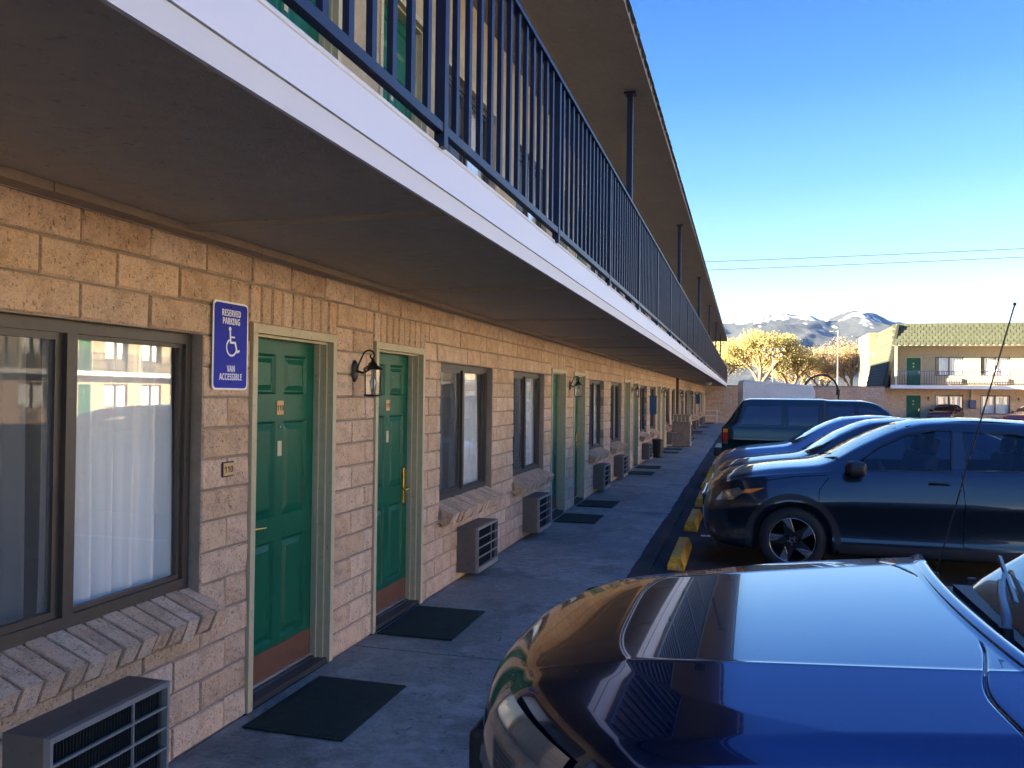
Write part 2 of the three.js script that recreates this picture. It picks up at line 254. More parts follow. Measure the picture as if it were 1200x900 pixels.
// doors: local x outward, z along the wall, origin on the threshold; hand = side of the handle
function makeDoor(hand) {
  const d = new THREE.Group(); d.name = 'door';
  const W = 0.48, lf = 0.405, yb = 0.045, yt = 2.055;
  part('door_frame', [b2(-0.16, 0.014, 0, DH, W - 0.045, W), b2(-0.16, 0.014, 0, DH, -W, -W + 0.045), b2(-0.16, 0.014, DH - 0.05, DH, -W + 0.045, W - 0.045),
    b2(-0.16, -0.03, 0, DH - 0.05, W - 0.06, W - 0.045), b2(-0.16, -0.03, 0, DH - 0.05, -W + 0.045, -W + 0.06), b2(-0.16, -0.03, DH - 0.065, DH - 0.05, -W + 0.06, W - 0.06),
    b2(-0.16, -0.075, 0, DH - 0.065, W - 0.073, W - 0.06), b2(-0.16, -0.075, 0, DH - 0.065, -W + 0.06, -W + 0.073)], M.frame, d);
  const rows = [[0.26, 0.86], [1.00, 1.57], [1.73, 1.97]], cols = [[-0.315, -0.045], [0.045, 0.315]], xf = -0.112, xb = -0.15, gs = [];
  gs.push(b2(xb, xf, yb, yt, -lf, cols[0][0]), b2(xb, xf, yb, yt, cols[0][1], cols[1][0]), b2(xb, xf, yb, yt, cols[1][1], lf));
  const yr = [yb, ...rows.flat(), yt]; for (let i = 0; i < yr.length; i += 2) for (const c of cols) gs.push(b2(xb, xf, yr[i], yr[i + 1], c[0], c[1]));
  const leaf = part('door_leaf', gs, M.door, d);
  for (const [y0, y1] of rows) for (const [z0, z1] of cols) {
    const P = [], ring = (i, x) => [[x, y0 + i, z1 - i], [x, y0 + i, z0 + i], [x, y1 - i, z0 + i], [x, y1 - i, z1 - i]];
    const R = [ring(0, xf), ring(0.016, xf - 0.014), ring(0.024, xf - 0.014), ring(0.055, xf - 0.003)];
    for (let r = 0; r < 3; r++) for (let i = 0; i < 4; i++) { const k = (i + 1) % 4; P.push(...R[r][i], ...R[r][k], ...R[r + 1][k], ...R[r][i], ...R[r + 1][k], ...R[r + 1][i]); }
    P.push(...R[3][0], ...R[3][1], ...R[3][2], ...R[3][0], ...R[3][2], ...R[3][3]);
    const g = new THREE.BufferGeometry(); g.setAttribute('position', new THREE.Float32BufferAttribute(P, 3)); g.computeVertexNormals(); part('panel', g, M.door, d);
  }
  part('kick_plate', b2(xf, xf + 0.004, 0.05, 0.225, -lf + 0.01, lf - 0.01), M.kick, d);
  part('threshold', [b2(-0.15, -0.005, -0.005, 0.03, -W + 0.045, W - 0.045), b2(-0.108, -0.08, 0.03, 0.042, -lf, lf)], M.threshold, d); part('door_sweep', b2(xf, xf + 0.012, 0.046, 0.062, -lf + 0.005, lf - 0.005), M.alu, d);
  const s = -hand; // +z is towards smaller L
  const hz = s * 0.335;
  part('handle', [rb(0.014, 0.29, 0.055, 0.006, xf + 0.008, 0.99, hz), tube([[xf + 0.012, 0.97, hz], [xf + 0.055, 0.97, hz], [xf + 0.06, 0.968, hz - s * 0.03], [xf + 0.058, 0.962, hz - s * 0.11]], 0.009, 16, 8), cyl(0.016, 0.016, 0.012, 16).rotateZ(Math.PI / 2).translate(xf + 0.018, 1.07, hz)], M.brass, d);
  part('number_plate', rb(0.005, 0.085, 0.075, 0.002, xf + 0.003, 1.65, 0), M.plate, d);
  part('peephole', cyl(0.009, 0.009, 0.008, 12).rotateZ(Math.PI / 2).translate(xf + 0.003, 1.535, 0), M.chrome, d);
  part('notice_card', b2(xf + 0.001, xf + 0.004, 1.36, 1.45, -0.022, 0.022), M.cream, d);
  return d;
}
const doorA = makeDoor(-1), doorB = makeDoor(1);
for (const [i, [a, b, hand]] of doorsL.entries()) for (const up of [0, 1]) {
  const d = (hand < 0 ? doorA : doorB).clone(); d.position.set(0, up * 2.702 + (up ? 0 : 0.004), -(a + b) / 2); motel.add(d);
  if (!up && (i === 2 || i === 3)) part('number', text(i === 2 ? '110' : '111', 0.032).rotateY(Math.PI / 2).translate(-0.1065, 1.65, 0), M.ink, d);
}
// windows
function foldSheet(w, h, amp, wave, ph) { const nx = Math.ceil(w / 0.012), g = new THREE.PlaneGeometry(w, h, nx, 8), p = g.attributes.position; for (let i = 0; i < p.count; i++) { const u = p.getX(i), v = p.getY(i) / h; p.setZ(i, amp * (Math.sin(u / wave * 6.283 + ph + 0.9 * Math.sin(u * 3.1 + ph)) + 0.35 * Math.sin(u / wave * 13.1 + 1.3 * ph + v)) * (0.85 - 0.3 * v)); p.setX(i, u + 0.008 * Math.sin(v * 3 + u * 9)); } g.computeVertexNormals(); return g.rotateY(Math.PI / 2); }
function makeWindow(w, sill, ph) {
  const o = new THREE.Group(); o.name = 'window'; const h = WT - WB, H = w / 2;
  part('window_frame', [b2(-0.13, -0.07, WB, WB + 0.055, -H, H), b2(-0.13, -0.07, WT - 0.05, WT, -H, H), b2(-0.13, -0.07, WB + 0.055, WT - 0.05, -H, -H + 0.045), b2(-0.13, -0.07, WB + 0.055, WT - 0.05, H - 0.045, H), b2(-0.128, -0.06, WB + 0.055, WT - 0.05, -0.03, 0.025)], M.bronze, o);
  part('sash', [b2(-0.118, -0.085, WB + 0.055, WB + 0.085, 0.025, H - 0.045), b2(-0.118, -0.085, WT - 0.08, WT - 0.05, 0.025, H - 0.045), b2(-0.118, -0.085, WB + 0.085, WT - 0.08, 0.025, 0.06), b2(-0.118, -0.085, WB + 0.085, WT - 0.08, H - 0.08, H - 0.045),
    b2(-0.112, -0.09, WB + 0.055, WB + 0.075, -H + 0.045, -0.03), b2(-0.112, -0.09, WT - 0.07, WT - 0.05, -H + 0.045, -0.03), b2(-0.112, -0.09, WB + 0.075, WT - 0.07, -H + 0.045, -H + 0.065), b2(-0.112, -0.09, WB + 0.075, WT - 0.07, -0.05, -0.03)], M.bronze, o);
  part('pane', b2(-0.1035, -0.1005, WB + 0.07, WT - 0.065, -H + 0.06, -0.045), M.glass, o); 
  part('pane', b2(-0.1085, -0.1055, WB + 0.08, WT - 0.075, 0.055, H - 0.075), M.glass, o);
  part('insect_screen', new THREE.PlaneGeometry(H - 0.13, h - 0.165).rotateY(Math.PI / 2).translate(-0.094, (WB + WT) / 2, H / 2 - 0.01), M.screen, o);
  const c = part('curtain', [foldSheet(H + 0.18, h - 0.02, 0.04, 0.13, ph).translate(-0.19, (WB + WT) / 2 + 0.01, -H / 2 - 0.10), foldSheet(H - 0.05, h - 0.02, 0.03, 0.12, ph + 2).translate(-0.27, (WB + WT) / 2 + 0.01, H / 2)], M.curtain, o);
  if (sill) {
    const k = Math.round((w + 0.05) / 0.102), bw = (w + 0.05) / k, host = part('sill_bed', b2(-0.12, 0.03, WB - 0.13, WB - 0.052, -H - 0.02, H + 0.02), M.mortar, o), rest = [];
    for (let i = 0; i < k; i++) {
      const e = rr(-0.008, 0.012), g = prism([[-0.07, WB - 0.002], [-0.075, WB - 0.10], [0.055 + e, WB - 0.19], [0.10 + e, WB - 0.175 + rr(-0.01, 0.02)], [0.135 + e, WB - 0.085]], bw - 0.026, 0.006).translate(0, rr(-0.004, 0.003), -H - 0.025 + i * bw + 0.013);
      if (sill === 2) part('sill_brick', g, M.block[i % 6], host); else rest.push(g);
    }
    if (rest.length) part('sill_bricks', rest, M.block[1], host);
  }
  return o;
}
const winFar = makeWindow(1.58, 1, 0.7), winUp = makeWindow(1.58, 0, 2.1);
winsL.forEach(([a, b], i) => {
  const near = a > 1 && a < 8; const wl = near ? makeWindow(b - a, 2, i * 1.7) : winFar.clone(); wl.position.set(0, 0, -(a + b) / 2); motel.add(wl);
  const wu = winUp.clone(); wu.position.set(0, 2.70, -(a + b) / 2); motel.add(wu);
});
part('cable', tube([[0.008, 2.487, 6], [0.008, 2.484, -20], [0.008, 2.487, -58]], 0.0035, 60, 5), rough([0.6, 0.58, 0.52], 0.5), motel);
part('downspout', [bx(0.1, 2.48, 0.12, 0.06, 1.24, -33.2)], rough([0.10, 0.045, 0.028], 0.6), motel);

// ---------------------------------------------------------------- things on and along the motel wall
{
  const s = thing('parking_sign', 'blue reserved parking van accessible sign on the tan block wall', 'sign', WX + 0.012, 1.985, -3.75);
  const shape = new THREE.Shape(), w = 0.1525, h = 0.2285, r = 0.028; shape.moveTo(-w + r, -h); shape.lineTo(w - r, -h); shape.quadraticCurveTo(w, -h, w, -h + r); shape.lineTo(w, h - r); shape.quadraticCurveTo(w, h, w - r, h); shape.lineTo(-w + r, h); shape.quadraticCurveTo(-w, h, -w, h - r); shape.lineTo(-w, -h + r); shape.quadraticCurveTo(-w, -h, -w + r, -h);
  const ext = (d) => new THREE.ExtrudeGeometry(shape, { depth: d, bevelEnabled: false, curveSegments: 6 });
  part('sign_plate', ext(0.004).rotateY(Math.PI / 2), phys([0.85, 0.85, 0.87], 0.4), s);
  part('blue_field', ext(0.0015).scale(0.935, 0.957, 1).rotateY(Math.PI / 2).translate(0.0042, 0, 0), phys([0.004, 0.018, 0.42], 0.5, { specularIntensity: 0.4 }), s);
  const wm = rough([0.85, 0.86, 0.9], 0.5), put = (nm, g) => part(nm, g.rotateY(Math.PI / 2).translate(0.0058, 0, 0), wm, s);
  const nar = (t, y, sz) => text(t, sz).scale(0.74, 1, 1).translate(0, y, 0);
  put('lettering', nar('RESERVED', 0.170, 0.034)); put('lettering', nar('PARKING', 0.128, 0.034)); put('lettering', nar('VAN', -0.118, 0.034)); put('lettering', nar('ACCESSIBLE', -0.160, 0.034));
  const flat = (pts, wd) => { const o = []; for (let i = 0; i + 1 < pts.length; i++) { const [a, b] = [pts[i], pts[i + 1]], L = Math.hypot(b[0] - a[0], b[1] - a[1]); o.push(new THREE.BoxGeometry(L + wd * 0.9, wd, 0.001).rotateZ(Math.atan2(b[1] - a[1], b[0] - a[0])).translate((a[0] + b[0]) / 2, (a[1] + b[1]) / 2, 0.0005 + 0.0001 * i)); } return o; };
  const arc = []; for (let a = 118; a <= 350; a += 12) arc.push([0.0 + 0.042 * Math.cos(a * D2R), -0.008 + 0.042 * Math.sin(a * D2R)]);
  put('wheelchair_symbol', G(new THREE.CylinderGeometry(0.011, 0.011, 0.001, 16).rotateX(Math.PI / 2).translate(-0.012, 0.088, 0.0005), flat([[-0.010, 0.072], [-0.006, 0.018], [0.034, 0.018], [0.052, -0.030], [0.068, -0.024]], 0.011), flat([[-0.008, 0.046], [0.026, 0.046]], 0.008).map(g => g.translate(0, 0, 0.0006)), flat(arc, 0.009).map(g => g.translate(0, 0, 0.0012))));
  part('screw', [cyl(0.006, 0.006, 0.004, 10).rotateZ(Math.PI / 2).translate(0.0075, 0.203, 0), cyl(0.006, 0.006, 0.004, 10).rotateZ(Math.PI / 2).translate(0.0075, -0.19, 0)], M.black, s);
  const pl = thing('room_plate', 'small tan room plate reading 110 on a wall block', 'room plate', WX + 0.006, 1.345, -3.755);
  part('plate_back', rb(0.008, 0.078, 0.098, 0.003), M.ink, pl); part('plate_face', rb(0.004, 0.066, 0.086, 0.0015, 0.0045), M.plate, pl); part('number', text('110', 0.033).rotateY(Math.PI / 2).translate(0.0067, 0, 0), M.ink, pl);
}
// carriage lanterns between each pair of doors
{
  const make = () => {
    const o = thing('wall_lantern', 'black carriage lantern on the pier between doors 110 and 111', 'lantern', WX, 1.9, -5.2, 0, 'lanterns along the motel wall');
    part('back_plate', lathe([[0, 0.016], [0.03, 0.015], [0.045, 0.008], [0.052, 0]], 20).scale(1, 1, 1.5).rotateZ(-Math.PI / 2).rotateX(Math.PI / 2).translate(0.005, 0, 0), M.iron, o);
    part('scroll_arm', [tube([[0.02, 0.01, 0], [0.05, 0.08, 0], [0.085, 0.135, 0], [0.125, 0.14, 0], [0.15, 0.11, 0], [0.138, 0.085, 0], [0.12, 0.095, 0], [0.124, 0.112, 0]], 0.006, 40, 8), tube([[0.02, 0, 0], [0.07, -0.01, 0], [0.13, 0.02, 0]], 0.008, 10, 8)], M.iron, o);
    part('lantern_cap', [lathe([[0, 0.075], [0.012, 0.07], [0.012, 0.055], [0.03, 0.04], [0.03, 0.03], [0.055, 0.014], [0.072, 0]], 6).translate(0.14, 0.012, 0)], M.iron, o); part('lantern_base', lathe([[0, -0.005], [0.058, 0], [0.06, 0.012], [0, 0.012]], 6).translate(0.14, -0.172, 0), M.iron, o);
    const cage = []; for (let i = 0; i < 6; i++) { const a = i * Math.PI / 3, c = Math.cos(a), s = Math.sin(a); cage.push(bar([0.14 + 0.064 * c, 0.012, 0.064 * s], [0.14 + 0.056 * c, -0.165, 0.056 * s], 0.007, 0.007)); }
    part('cage', cage, M.iron, o);
    part('lantern_glass', new THREE.CylinderGeometry(0.060, 0.053, 0.17, 6, 1, true).translate(0.14, -0.078, 0), M.glass, o);
    part('bulb', lathe([[0, 0.05], [0.018, 0.04], [0.022, 0.02], [0.012, -0.02], [0, -0.02]], 12).translate(0.14, -0.1, 0), phys([0.8, 0.8, 0.75], 0.3), o);
     return o;
  };
  const l0 = make();
  const nth = ['second', 'third', 'fourth', 'fifth', 'sixth', 'seventh', 'eighth'];
  for (let k = 1; k < 8; k++) copyOf(l0, WX, 1.9, -(5.2 + MOD * k), 0, `black carriage lantern at the ${nth[k - 1]} pair of doors, counted from door 110`);
}
// through-wall air conditioners under the windows
{
  const o = thing('air_conditioner', 'taupe through-wall air conditioner under the window by room plate 110', 'air conditioner', WX, 0.08, -2.74, 0, 'air conditioners under the windows');
  const w = 0.32, h = 0.42, d = 0.215;
  part('cabinet', [b2(0.002, d - 0.03, 0, h, -w, -w + 0.012), b2(0.002, d - 0.03, 0, h, w - 0.012, w), b2(0.002, d - 0.03, h - 0.012, h, -w + 0.012, w - 0.012), b2(0.002, d - 0.03, 0, 0.012, -w + 0.012, w - 0.012)], M.acCase, o);
  const fr = [b2(d - 0.03, d, h - 0.022, h, -w, w), b2(d - 0.03, d, 0, 0.045, -w, w), b2(d - 0.03, d, 0.045, h - 0.022, -w, -w + 0.014), b2(d - 0.03, d, 0.045, h - 0.022, w - 0.014, w)];
  part('grille_frame', fr, M.acFrame, o);
  part('mullion', b2(d - 0.012, d - 0.002, 0.045, h - 0.022, -0.11, -0.102), M.acFrame, o);
  for (let i = 1; i < 4; i++) part('louvre', b2(d - 0.016, d - 0.003, 0.045 + i * 0.088, 0.055 + i * 0.088, -w + 0.014, w - 0.014), M.acFrame, o);
  const fins = [b2(d - 0.08, d - 0.07, 0.012, h - 0.012, -w + 0.012, w - 0.012)]; for (let z = -w + 0.03; z < w - 0.02; z += 0.016) fins.push(b2(d - 0.07, d - 0.034, 0.03, h - 0.02, z, z + 0.003));
  part('coil_fins', fins, M.acDark, o);
  const where = ['under the window beside door 111', 'under the window before the second pair of doors', 'just past the second pair of doors', 'before the third pair of doors', 'beside the black barrel bin', 'before the fourth pair of doors', 'past the fourth pair of doors', 'before the fifth pair of doors', 'past the fifth pair of doors', 'before the sixth pair of doors', 'past the sixth pair of doors', 'before the seventh pair of doors', 'past the seventh pair of doors', 'before the last pair of doors'];
  winsL.filter(v => v[0] > 6).forEach(([a, b], i) => { if (i < where.length && i !== 8 && i !== 7) copyOf(o, WX, 0.08, -(a + b) / 2, 0, 'taupe through-wall air conditioner ' + where[i]); });
}
// door mats
{
  const o = thing('door_mat', 'dark green ribbed door mat at the door beside the blue parking sign', 'door mat', -2.21, 0.002, -4.2, 0, 'door mats on the walkway');
  const pile = []; for (let i = 0; i < 20; i++) pile.push(b2(-0.262 + i * 0.0263, -0.262 + i * 0.0263 + 0.018, 0.008, 0.0115, -0.385, 0.385));
  part('mat_base', rb(0.575, 0.009, 0.82, 0.004, 0, 0.005, 0), M.mat, o); part('ribs', pile, M.mat, o);
  copyOf(o, -2.27, 0.002, -5.965, 0.01, 'dark green ribbed door mat at the door right beside the first lantern');
  const nth = ['second', 'third', 'fourth', 'fifth', 'sixth', 'seventh', 'eighth'];
  for (let k = 1; k < 8; k++) { const q = nth[k - 1]; copyOf(o, -2.24, 0.002, -(4.3 + MOD * k), rr(-0.02, 0.02), `dark green ribbed door mat at the nearer of the ${q} pair of doors`); copyOf(o, -2.25, 0.002, -(5.98 + MOD * k), rr(-0.02, 0.02), `dark green ribbed door mat at the farther of the ${q} pair of doors`); }
}
// yellow wheel stops
{
  const prof = [[-0.08, 0], [-0.075, 0.05], [-0.045, 0.125], [0.045, 0.125], [0.075, 0.05], [0.08, 0]];
  const where = ['by the nose of the dark blue hatchback', 'left of the dark blue hatchback', 'at the nose of the black saloon', 'at the nose of the silver-blue saloon', 'in the empty stall before the pickup', 'behind the dark green pickup', 'past the dark green pickup', 'second past the dark green pickup'];
  const make = (cx, cz, label) => {
    const o = thing('wheel_stop', label, 'wheel stop', cx, -0.032, cz, rr(-0.03, 0.03), 'yellow wheel stops along the walkway');
    const g = prism(prof, 1.32, 0.008).translate(0, 0, -0.66), p = g.attributes.position;
    for (let i = 0; i < p.count; i++) { const y = p.getY(i), z = p.getZ(i); if (y > 0.05) p.setZ(i, z * (1 - 0.05 * (y - 0.05) / 0.075)); p.setX(i, p.getX(i) + 0.004 * noise3(p.getX(i) * 9, y * 9, z * 4)); }
    g.computeVertexNormals(); part('concrete_block', g, M.yellow, o);
    part('anchor_pin', [cyl(0.014, 0.014, 0.01, 8).translate(0, 0.128, -0.4), cyl(0.014, 0.014, 0.01, 8).translate(0, 0.128, 0.4)], M.alu, o);
  };
  [0, 1, 2, 3, 4, 5, 6, 7].forEach(i => make(-0.68 + rr(-0.02, 0.02), -(9.32 + i * 2.55), 'yellow painted concrete wheel stop ' + (i === 0 ? 'beside the walkway before the hatchback wheel' : where[i])));
}
// bins and bits farther down the walkway
{
  const barrel = thing('barrel_bin', 'short black barrel bin beside an air conditioner', 'bin', -2.36, 0, -24.0);
  part('barrel', lathe([[0, 0], [0.13, 0], [0.135, 0.02], [0.15, 0.48], [0.158, 0.5], [0.15, 0.51], [0.135, 0.5], [0.12, 0.05], [0, 0.05]], 24), M.black, barrel); part('rim', new THREE.TorusGeometry(0.154, 0.01, 8, 24).rotateX(Math.PI / 2).translate(0, 0.505, 0), M.rubber, barrel);
  copyOf(barrel, -2.42, 0, -30.9, 0, 'short black barrel bin behind the white box'); copyOf(barrel, -2.3, 0, -37.5, 0, 'short black barrel bin past the brown litter bin');
  const wb = thing('white_box', 'small white metal box standing on the walkway', 'box', -2.42, 0, -29.6); part('box_body', rb(0.30, 0.46, 0.4, 0.01, 0, 0.25, 0), rough([0.75, 0.75, 0.74], 0.5), wb); part('box_lid', rb(0.32, 0.03, 0.42, 0.008, 0, 0.495, 0), rough([0.7, 0.7, 0.7], 0.5), wb);
  const lb = thing('litter_bin', 'tall brown litter bin with slotted hood on the walkway', 'litter bin', -2.1, 0, -29.7);
  const agg = rough([0.30, 0.22, 0.17], 0.9, { map: blockMap, bumpMap: blockBump, bumpScale: 0.006 });
  part('bin_body', rb(0.62, 0.86, 0.62, 0.02, 0, 0.45, 0), agg, lb); part('bin_hood', [rb(0.64, 0.07, 0.64, 0.02, 0, 1.10, 0), b2(-0.25, 0.25, 0.88, 1.07, -0.25, 0.25)], M.trim, lb);
  for (let i = 0; i < 5; i++) { part('slot_bar', b2(-0.29 + i * 0.135, -0.25 + i * 0.135, 0.88, 1.07, 0.27, 0.31), M.cream, lb); part('slot_bar', b2(0.27, 0.31, 0.88, 1.07, -0.29 + i * 0.135, -0.25 + i * 0.135), M.cream, lb); }
  for (const [i, [L, y]] of [[23.3, 1.5], [46.5, 1.62]].entries()) { const s = thing('projecting_sign', i ? 'blue board on a bracket near the far end of the walkway' : 'blue board on a bracket past the third pair of doors', 'sign', WX + 0.02, y, -L); part('board', rb(0.20, 0.5, 0.012, 0.004, 0.13, 0, 0), rough([0.03, 0.10, 0.22], 0.4), s); part('bracket', [b2(-0.02, 0.24, 0.25, 0.265, -0.008, 0.008)], M.black, s); }
  const rk = thing('white_rack', 'white metal rail rack against the far end wall', 'rack', -2.2, 0, -56.2); part('rack_rails', [0.25, 0.55, 0.85].map(y => tube([[-0.3, y, 0.6], [0.5, y, 0.6], [0.5, y, -0.4]], 0.02, 12, 6)), rough([0.6, 0.6, 0.6], 0.5), rk); part('rack_posts', [[-0.3, 0.6], [0.5, 0.6], [0.5, -0.4]].map(([x, z]) => bx(0.035, 0.9, 0.035, x, 0.45, z)), rough([0.6, 0.6, 0.6], 0.5), rk);
  const cl = thing('ceiling_lamp', 'unlit white dome lamp under the far balcony soffit', 'lamp', -1.75, 2.52, -44); part('lamp_base', cyl(0.16, 0.17, 0.04, 20).translate(0, -0.02, 0), rough([0.7, 0.7, 0.7], 0.5), cl); part('lamp_dome', new THREE.SphereGeometry(0.14, 20, 8, 0, 6.3, Math.PI / 2, Math.PI / 2).translate(0, -0.04, 0), phys([0.8, 0.8, 0.8], 0.3), cl);
}
// end wall closing the lot
{
  const o = thing('boundary_wall', 'long tan block wall closing the far end of the lot', 'wall', WX, 0, -58.5), Wd = 11.4, H = 2.55;
  part('wall_core', b2(0, Wd, -0.05, H, -0.2, -0.011), M.mortar, o);
  const list = []; for (let i = 0; i < 16; i++) for (const [s, len] of blocksOf(i * C, C, 0, Wd, [], (i % 2) * 0.2025)) list.push([blockGeo(len - 0.01, C - 0.01, Math.floor(rnd() * 3)).clone().rotateY(-Math.PI / 2), s + len / 2, i * C + 0.005, 0, Math.floor(rnd() * 6)]);
  part('block_courses', massGeo(list), M.blockMass, o, true).userData.kind = 'stuff';
  part('coping', b2(-0.01, Wd, H - 0.04, H + 0.03, -0.22, 0.02), M.mortar, o);
}

// ---------------------------------------------------------------- the other wings (facade along local +x, facing +z)
function makeWing(o, len, modules, sideMansard, endWall) {
  const U = 2.74, DP = 9, FR = 1.45; const dr = [], wn = [];
  for (let k = 0; k < modules; k++) { const b = k * 8.9; dr.push([1.0 + b, 2.06 + b], [8.75 + b, 9.81 + b]); wn.push([2.95 + b, 4.8 + b], [5.9 + b, 7.8 + b]); }
  const inLen = (q) => q[1] < len - 0.3, D = dr.filter(inLen), Wn = wn.filter(inLen);
  for (const up of [0, 1]) {
    const y0 = up ? U : -0.05, b = up ? U : 0, holes = [...D.map(d => [d[0], d[1], b - 1, b + 2.1]), ...Wn.map(w => [w[0], w[1], b + 0.75, b + 2.1])], gs = [], ys = [y0, b + 0.75, b + 2.1, up ? 5.6 : U - 0.2];
    for (let i = 0; i < 3; i++) for (const [s, e] of courseRuns(ys[i], ys[i + 1], 0, len, holes)) gs.push(b2(s, e, ys[i], ys[i + 1], -0.2, 0));
    part(up ? 'upper_wall' : 'lower_wall', gs, up ? M.stucco : M.block[0], o);
    for (const [a, c] of D) { const m = part('door', b2(a + 0.06, c - 0.06, b + 0.02, b + 2.04, -0.11, -0.06), M.door, o); part('door_frame', [b2(a, a + 0.055, b, b + 2.1, -0.12, 0.015), b2(c - 0.055, c, b, b + 2.1, -0.12, 0.015), b2(a + 0.055, c - 0.055, b + 2.045, b + 2.1, -0.12, 0.015)], M.frame, m); part('handle', rb(0.06, 0.22, 0.04, 0.01, c - 0.16, b + 1.0, -0.04), M.brass, m); part('notice_card', [b2((a + c) / 2 - 0.05, (a + c) / 2 + 0.05, b + 1.58, b + 1.68, -0.058, -0.05), b2((a + c) / 2 - 0.04, (a + c) / 2 + 0.04, b + 1.35, b + 1.45, -0.058, -0.05)], M.cream, m); part('panel', [[0.2, 0.85], [1.0, 1.55], [1.72, 1.95]].flatMap(([p, q]) => [-0.23, 0.23].map(s => rb(0.3, q - p, 0.02, 0.008, (a + c) / 2 + s, b + (p + q) / 2, -0.058))), M.door, m); }
    for (const [a, c] of Wn) { const m = part('window_frame', [b2(a, c, b + 0.75, b + 0.81, -0.12, -0.04), b2(a, c, b + 2.04, b + 2.1, -0.12, -0.04), b2(a, a + 0.06, b + 0.81, b + 2.04, -0.12, -0.04), b2(c - 0.06, c, b + 0.81, b + 2.04, -0.12, -0.04), b2((a + c) / 2 - 0.04, (a + c) / 2 + 0.04, b + 0.81, b + 2.04, -0.12, -0.035)], M.bronze, o); for (const [p, q] of [[a + 0.06, (a + c) / 2 - 0.04], [(a + c) / 2 + 0.04, c - 0.06]]) part('pane', b2(p, q, b + 0.81, b + 2.04, -0.09, -0.086), M.glass, m); part('curtain', foldSheet(c - a - 0.1, 1.3, 0.03, 0.16, a).rotateY(-Math.PI / 2).translate((a + c) / 2 + (up ? 0.25 : 0), b + 1.42, -0.2), M.curtain, m); part('air_conditioner_grille', [rb(1.0, 0.42, 0.16, 0.015, (a + c) / 2 + 0.3, b + 0.36, 0.08)], M.acFrame, m); }
  }
  part('back_wall', [b2(0, len, -0.05, 5.6, -DP, -DP + 0.2), b2(len - 0.2, len, -0.05, 5.6, -DP + 0.2, -0.21), b2(0, 0.2, -0.05, 5.6, -DP + 0.2, -0.21)], M.block[1], o);
  part('balcony_slab', b2(0.2, len, U - 0.2, U - 0.002, -DP + 0.21, FR), M.soffit, o); part('fascia', b2(-0.25, len, U - 0.22, U + 0.02, FR, FR + 0.04), M.fascia, o);
  const r = part('railing', [b2(0.1, len, U + 1.0, U + 1.04, FR - 0.06, FR - 0.02), b2(0.1, len, U + 0.1, U + 0.13, FR - 0.055, FR - 0.025)], M.rail, o), bs = []; for (let x = 0.2; x < len; x += 0.16) bs.push(b2(x, x + 0.03, U + 0.13, U + 1.0, FR - 0.05, FR - 0.03)); part('balusters', bs, M.rail, r).userData.kind = 'stuff';
  for (let x = 0.05; x < len; x += 8.3) part('support_post', b2(x, x + 0.14, U, 5.58, FR - 0.16, FR - 0.02), M.cream, o);
  part('roof_soffit', b2(-0.1, len, 5.58, 5.66, -DP, FR + 0.02), M.soffit, o);
  const roof = part('roof', [prism([[0, 5.67], [0.42, 7.12], [DP + FR, 7.12], [DP + FR, 5.67]], len + (sideMansard ? -0.15 : 0.1)).rotateY(Math.PI / 2).translate(0, 0, FR + 0.02).translate(sideMansard ? 0.25 : -0.1, 0, 0)], M.shingleBed, o);
  const sg = [], sl = Math.atan2(0.42, 1.45); for (let q = 0; q < 7; q++) for (let x = (q % 2) * 0.19; x < len; x += 0.38) sg.push(shingle(0.345, 0.26).rotateY(-Math.PI / 2).rotateX(-sl + 0.13).translate(x + q * 0.01, 5.6 + q * 0.215, FR + 0.045 - q * 0.0625));
  part('roof_shingles', sg, M.shingle, roof).userData.kind = 'stuff'; part('roof_cap', b2(sideMansard ? 0.2 : -0.1, len, 7.1, 7.2, FR - 0.5, FR - 0.36), M.shingle, roof);
  if (sideMansard) { // shingled slope hanging down the end of the wing
    const xb = -0.75, xt = 0.18, yb = 2.55, yt = 7.12, side = part('end_mansard', prism([[xb, yb], [xt, yt], [xt + 0.15, yt], [xb + 0.3, yb]], DP - 0.3).translate(0, 0, -DP + FR + 0.25), M.shingleBed, o);
    const q = [], s2 = Math.atan2(xt - xb, yt - yb), rows = 21; for (let i = 0; i < rows; i++) { const t = i / rows; for (let z = (i % 2) * 0.19; z < DP - 0.5; z += 0.38) q.push(shingle(0.345, 0.26).rotateY(Math.PI).rotateZ(-s2 - 0.13).translate(lerp(xb, xt, t) - 0.02, lerp(yb, yt, t), FR - 0.25 - z)); }
    part('shingles', q, M.shingle, side).userData.kind = 'stuff';
    part('slope_foot', b2(xb, 0.2, yb - 0.06, yb + 0.02, -DP + FR + 0.25, FR - 0.1), M.trim, side);
    part('stair_wall', [b2(-0.6, 0.0, -0.05, 2.5, -DP + 0.5, 0.0)], M.block[3], o);
  }
}
const farWing = thing('far_motel_wing', 'two-storey motel block across the lot with green scalloped mansard roof', 'building', 10.35, 0, -66);
makeWing(farWing, 30, 4, true);
{
  const lan = scene.children.find(c => c.name === 'wall_lantern');
  copyOf(lan, 10.35 + 2.5, 1.85, -65.99, -Math.PI / 2, 'black carriage lantern on the far wing beside its ground-floor door'); copyOf(lan, 10.35 + 8.3, 1.85, -65.99, -Math.PI / 2, 'black carriage lantern on the far wing past its second window');
  const mb = thing('wall_phone', 'blue and grey telephone box on the far wing between windows', 'telephone', 10.35 + 5.35, 1.45, -65.98); part('phone_box', rb(0.42, 0.6, 0.3, 0.03, 0, 0, 0.15), rough([0.06, 0.08, 0.2], 0.4), mb); part('phone_pole', b2(-0.06, 0.06, 0.3, 1.05, 0.03, 0.12), M.cream, mb);
}
const eastWing = thing('east_motel_wing', 'sunlit two-storey motel wing facing the long wing across the lot', 'building', 30, 0, -74, -Math.PI / 2);
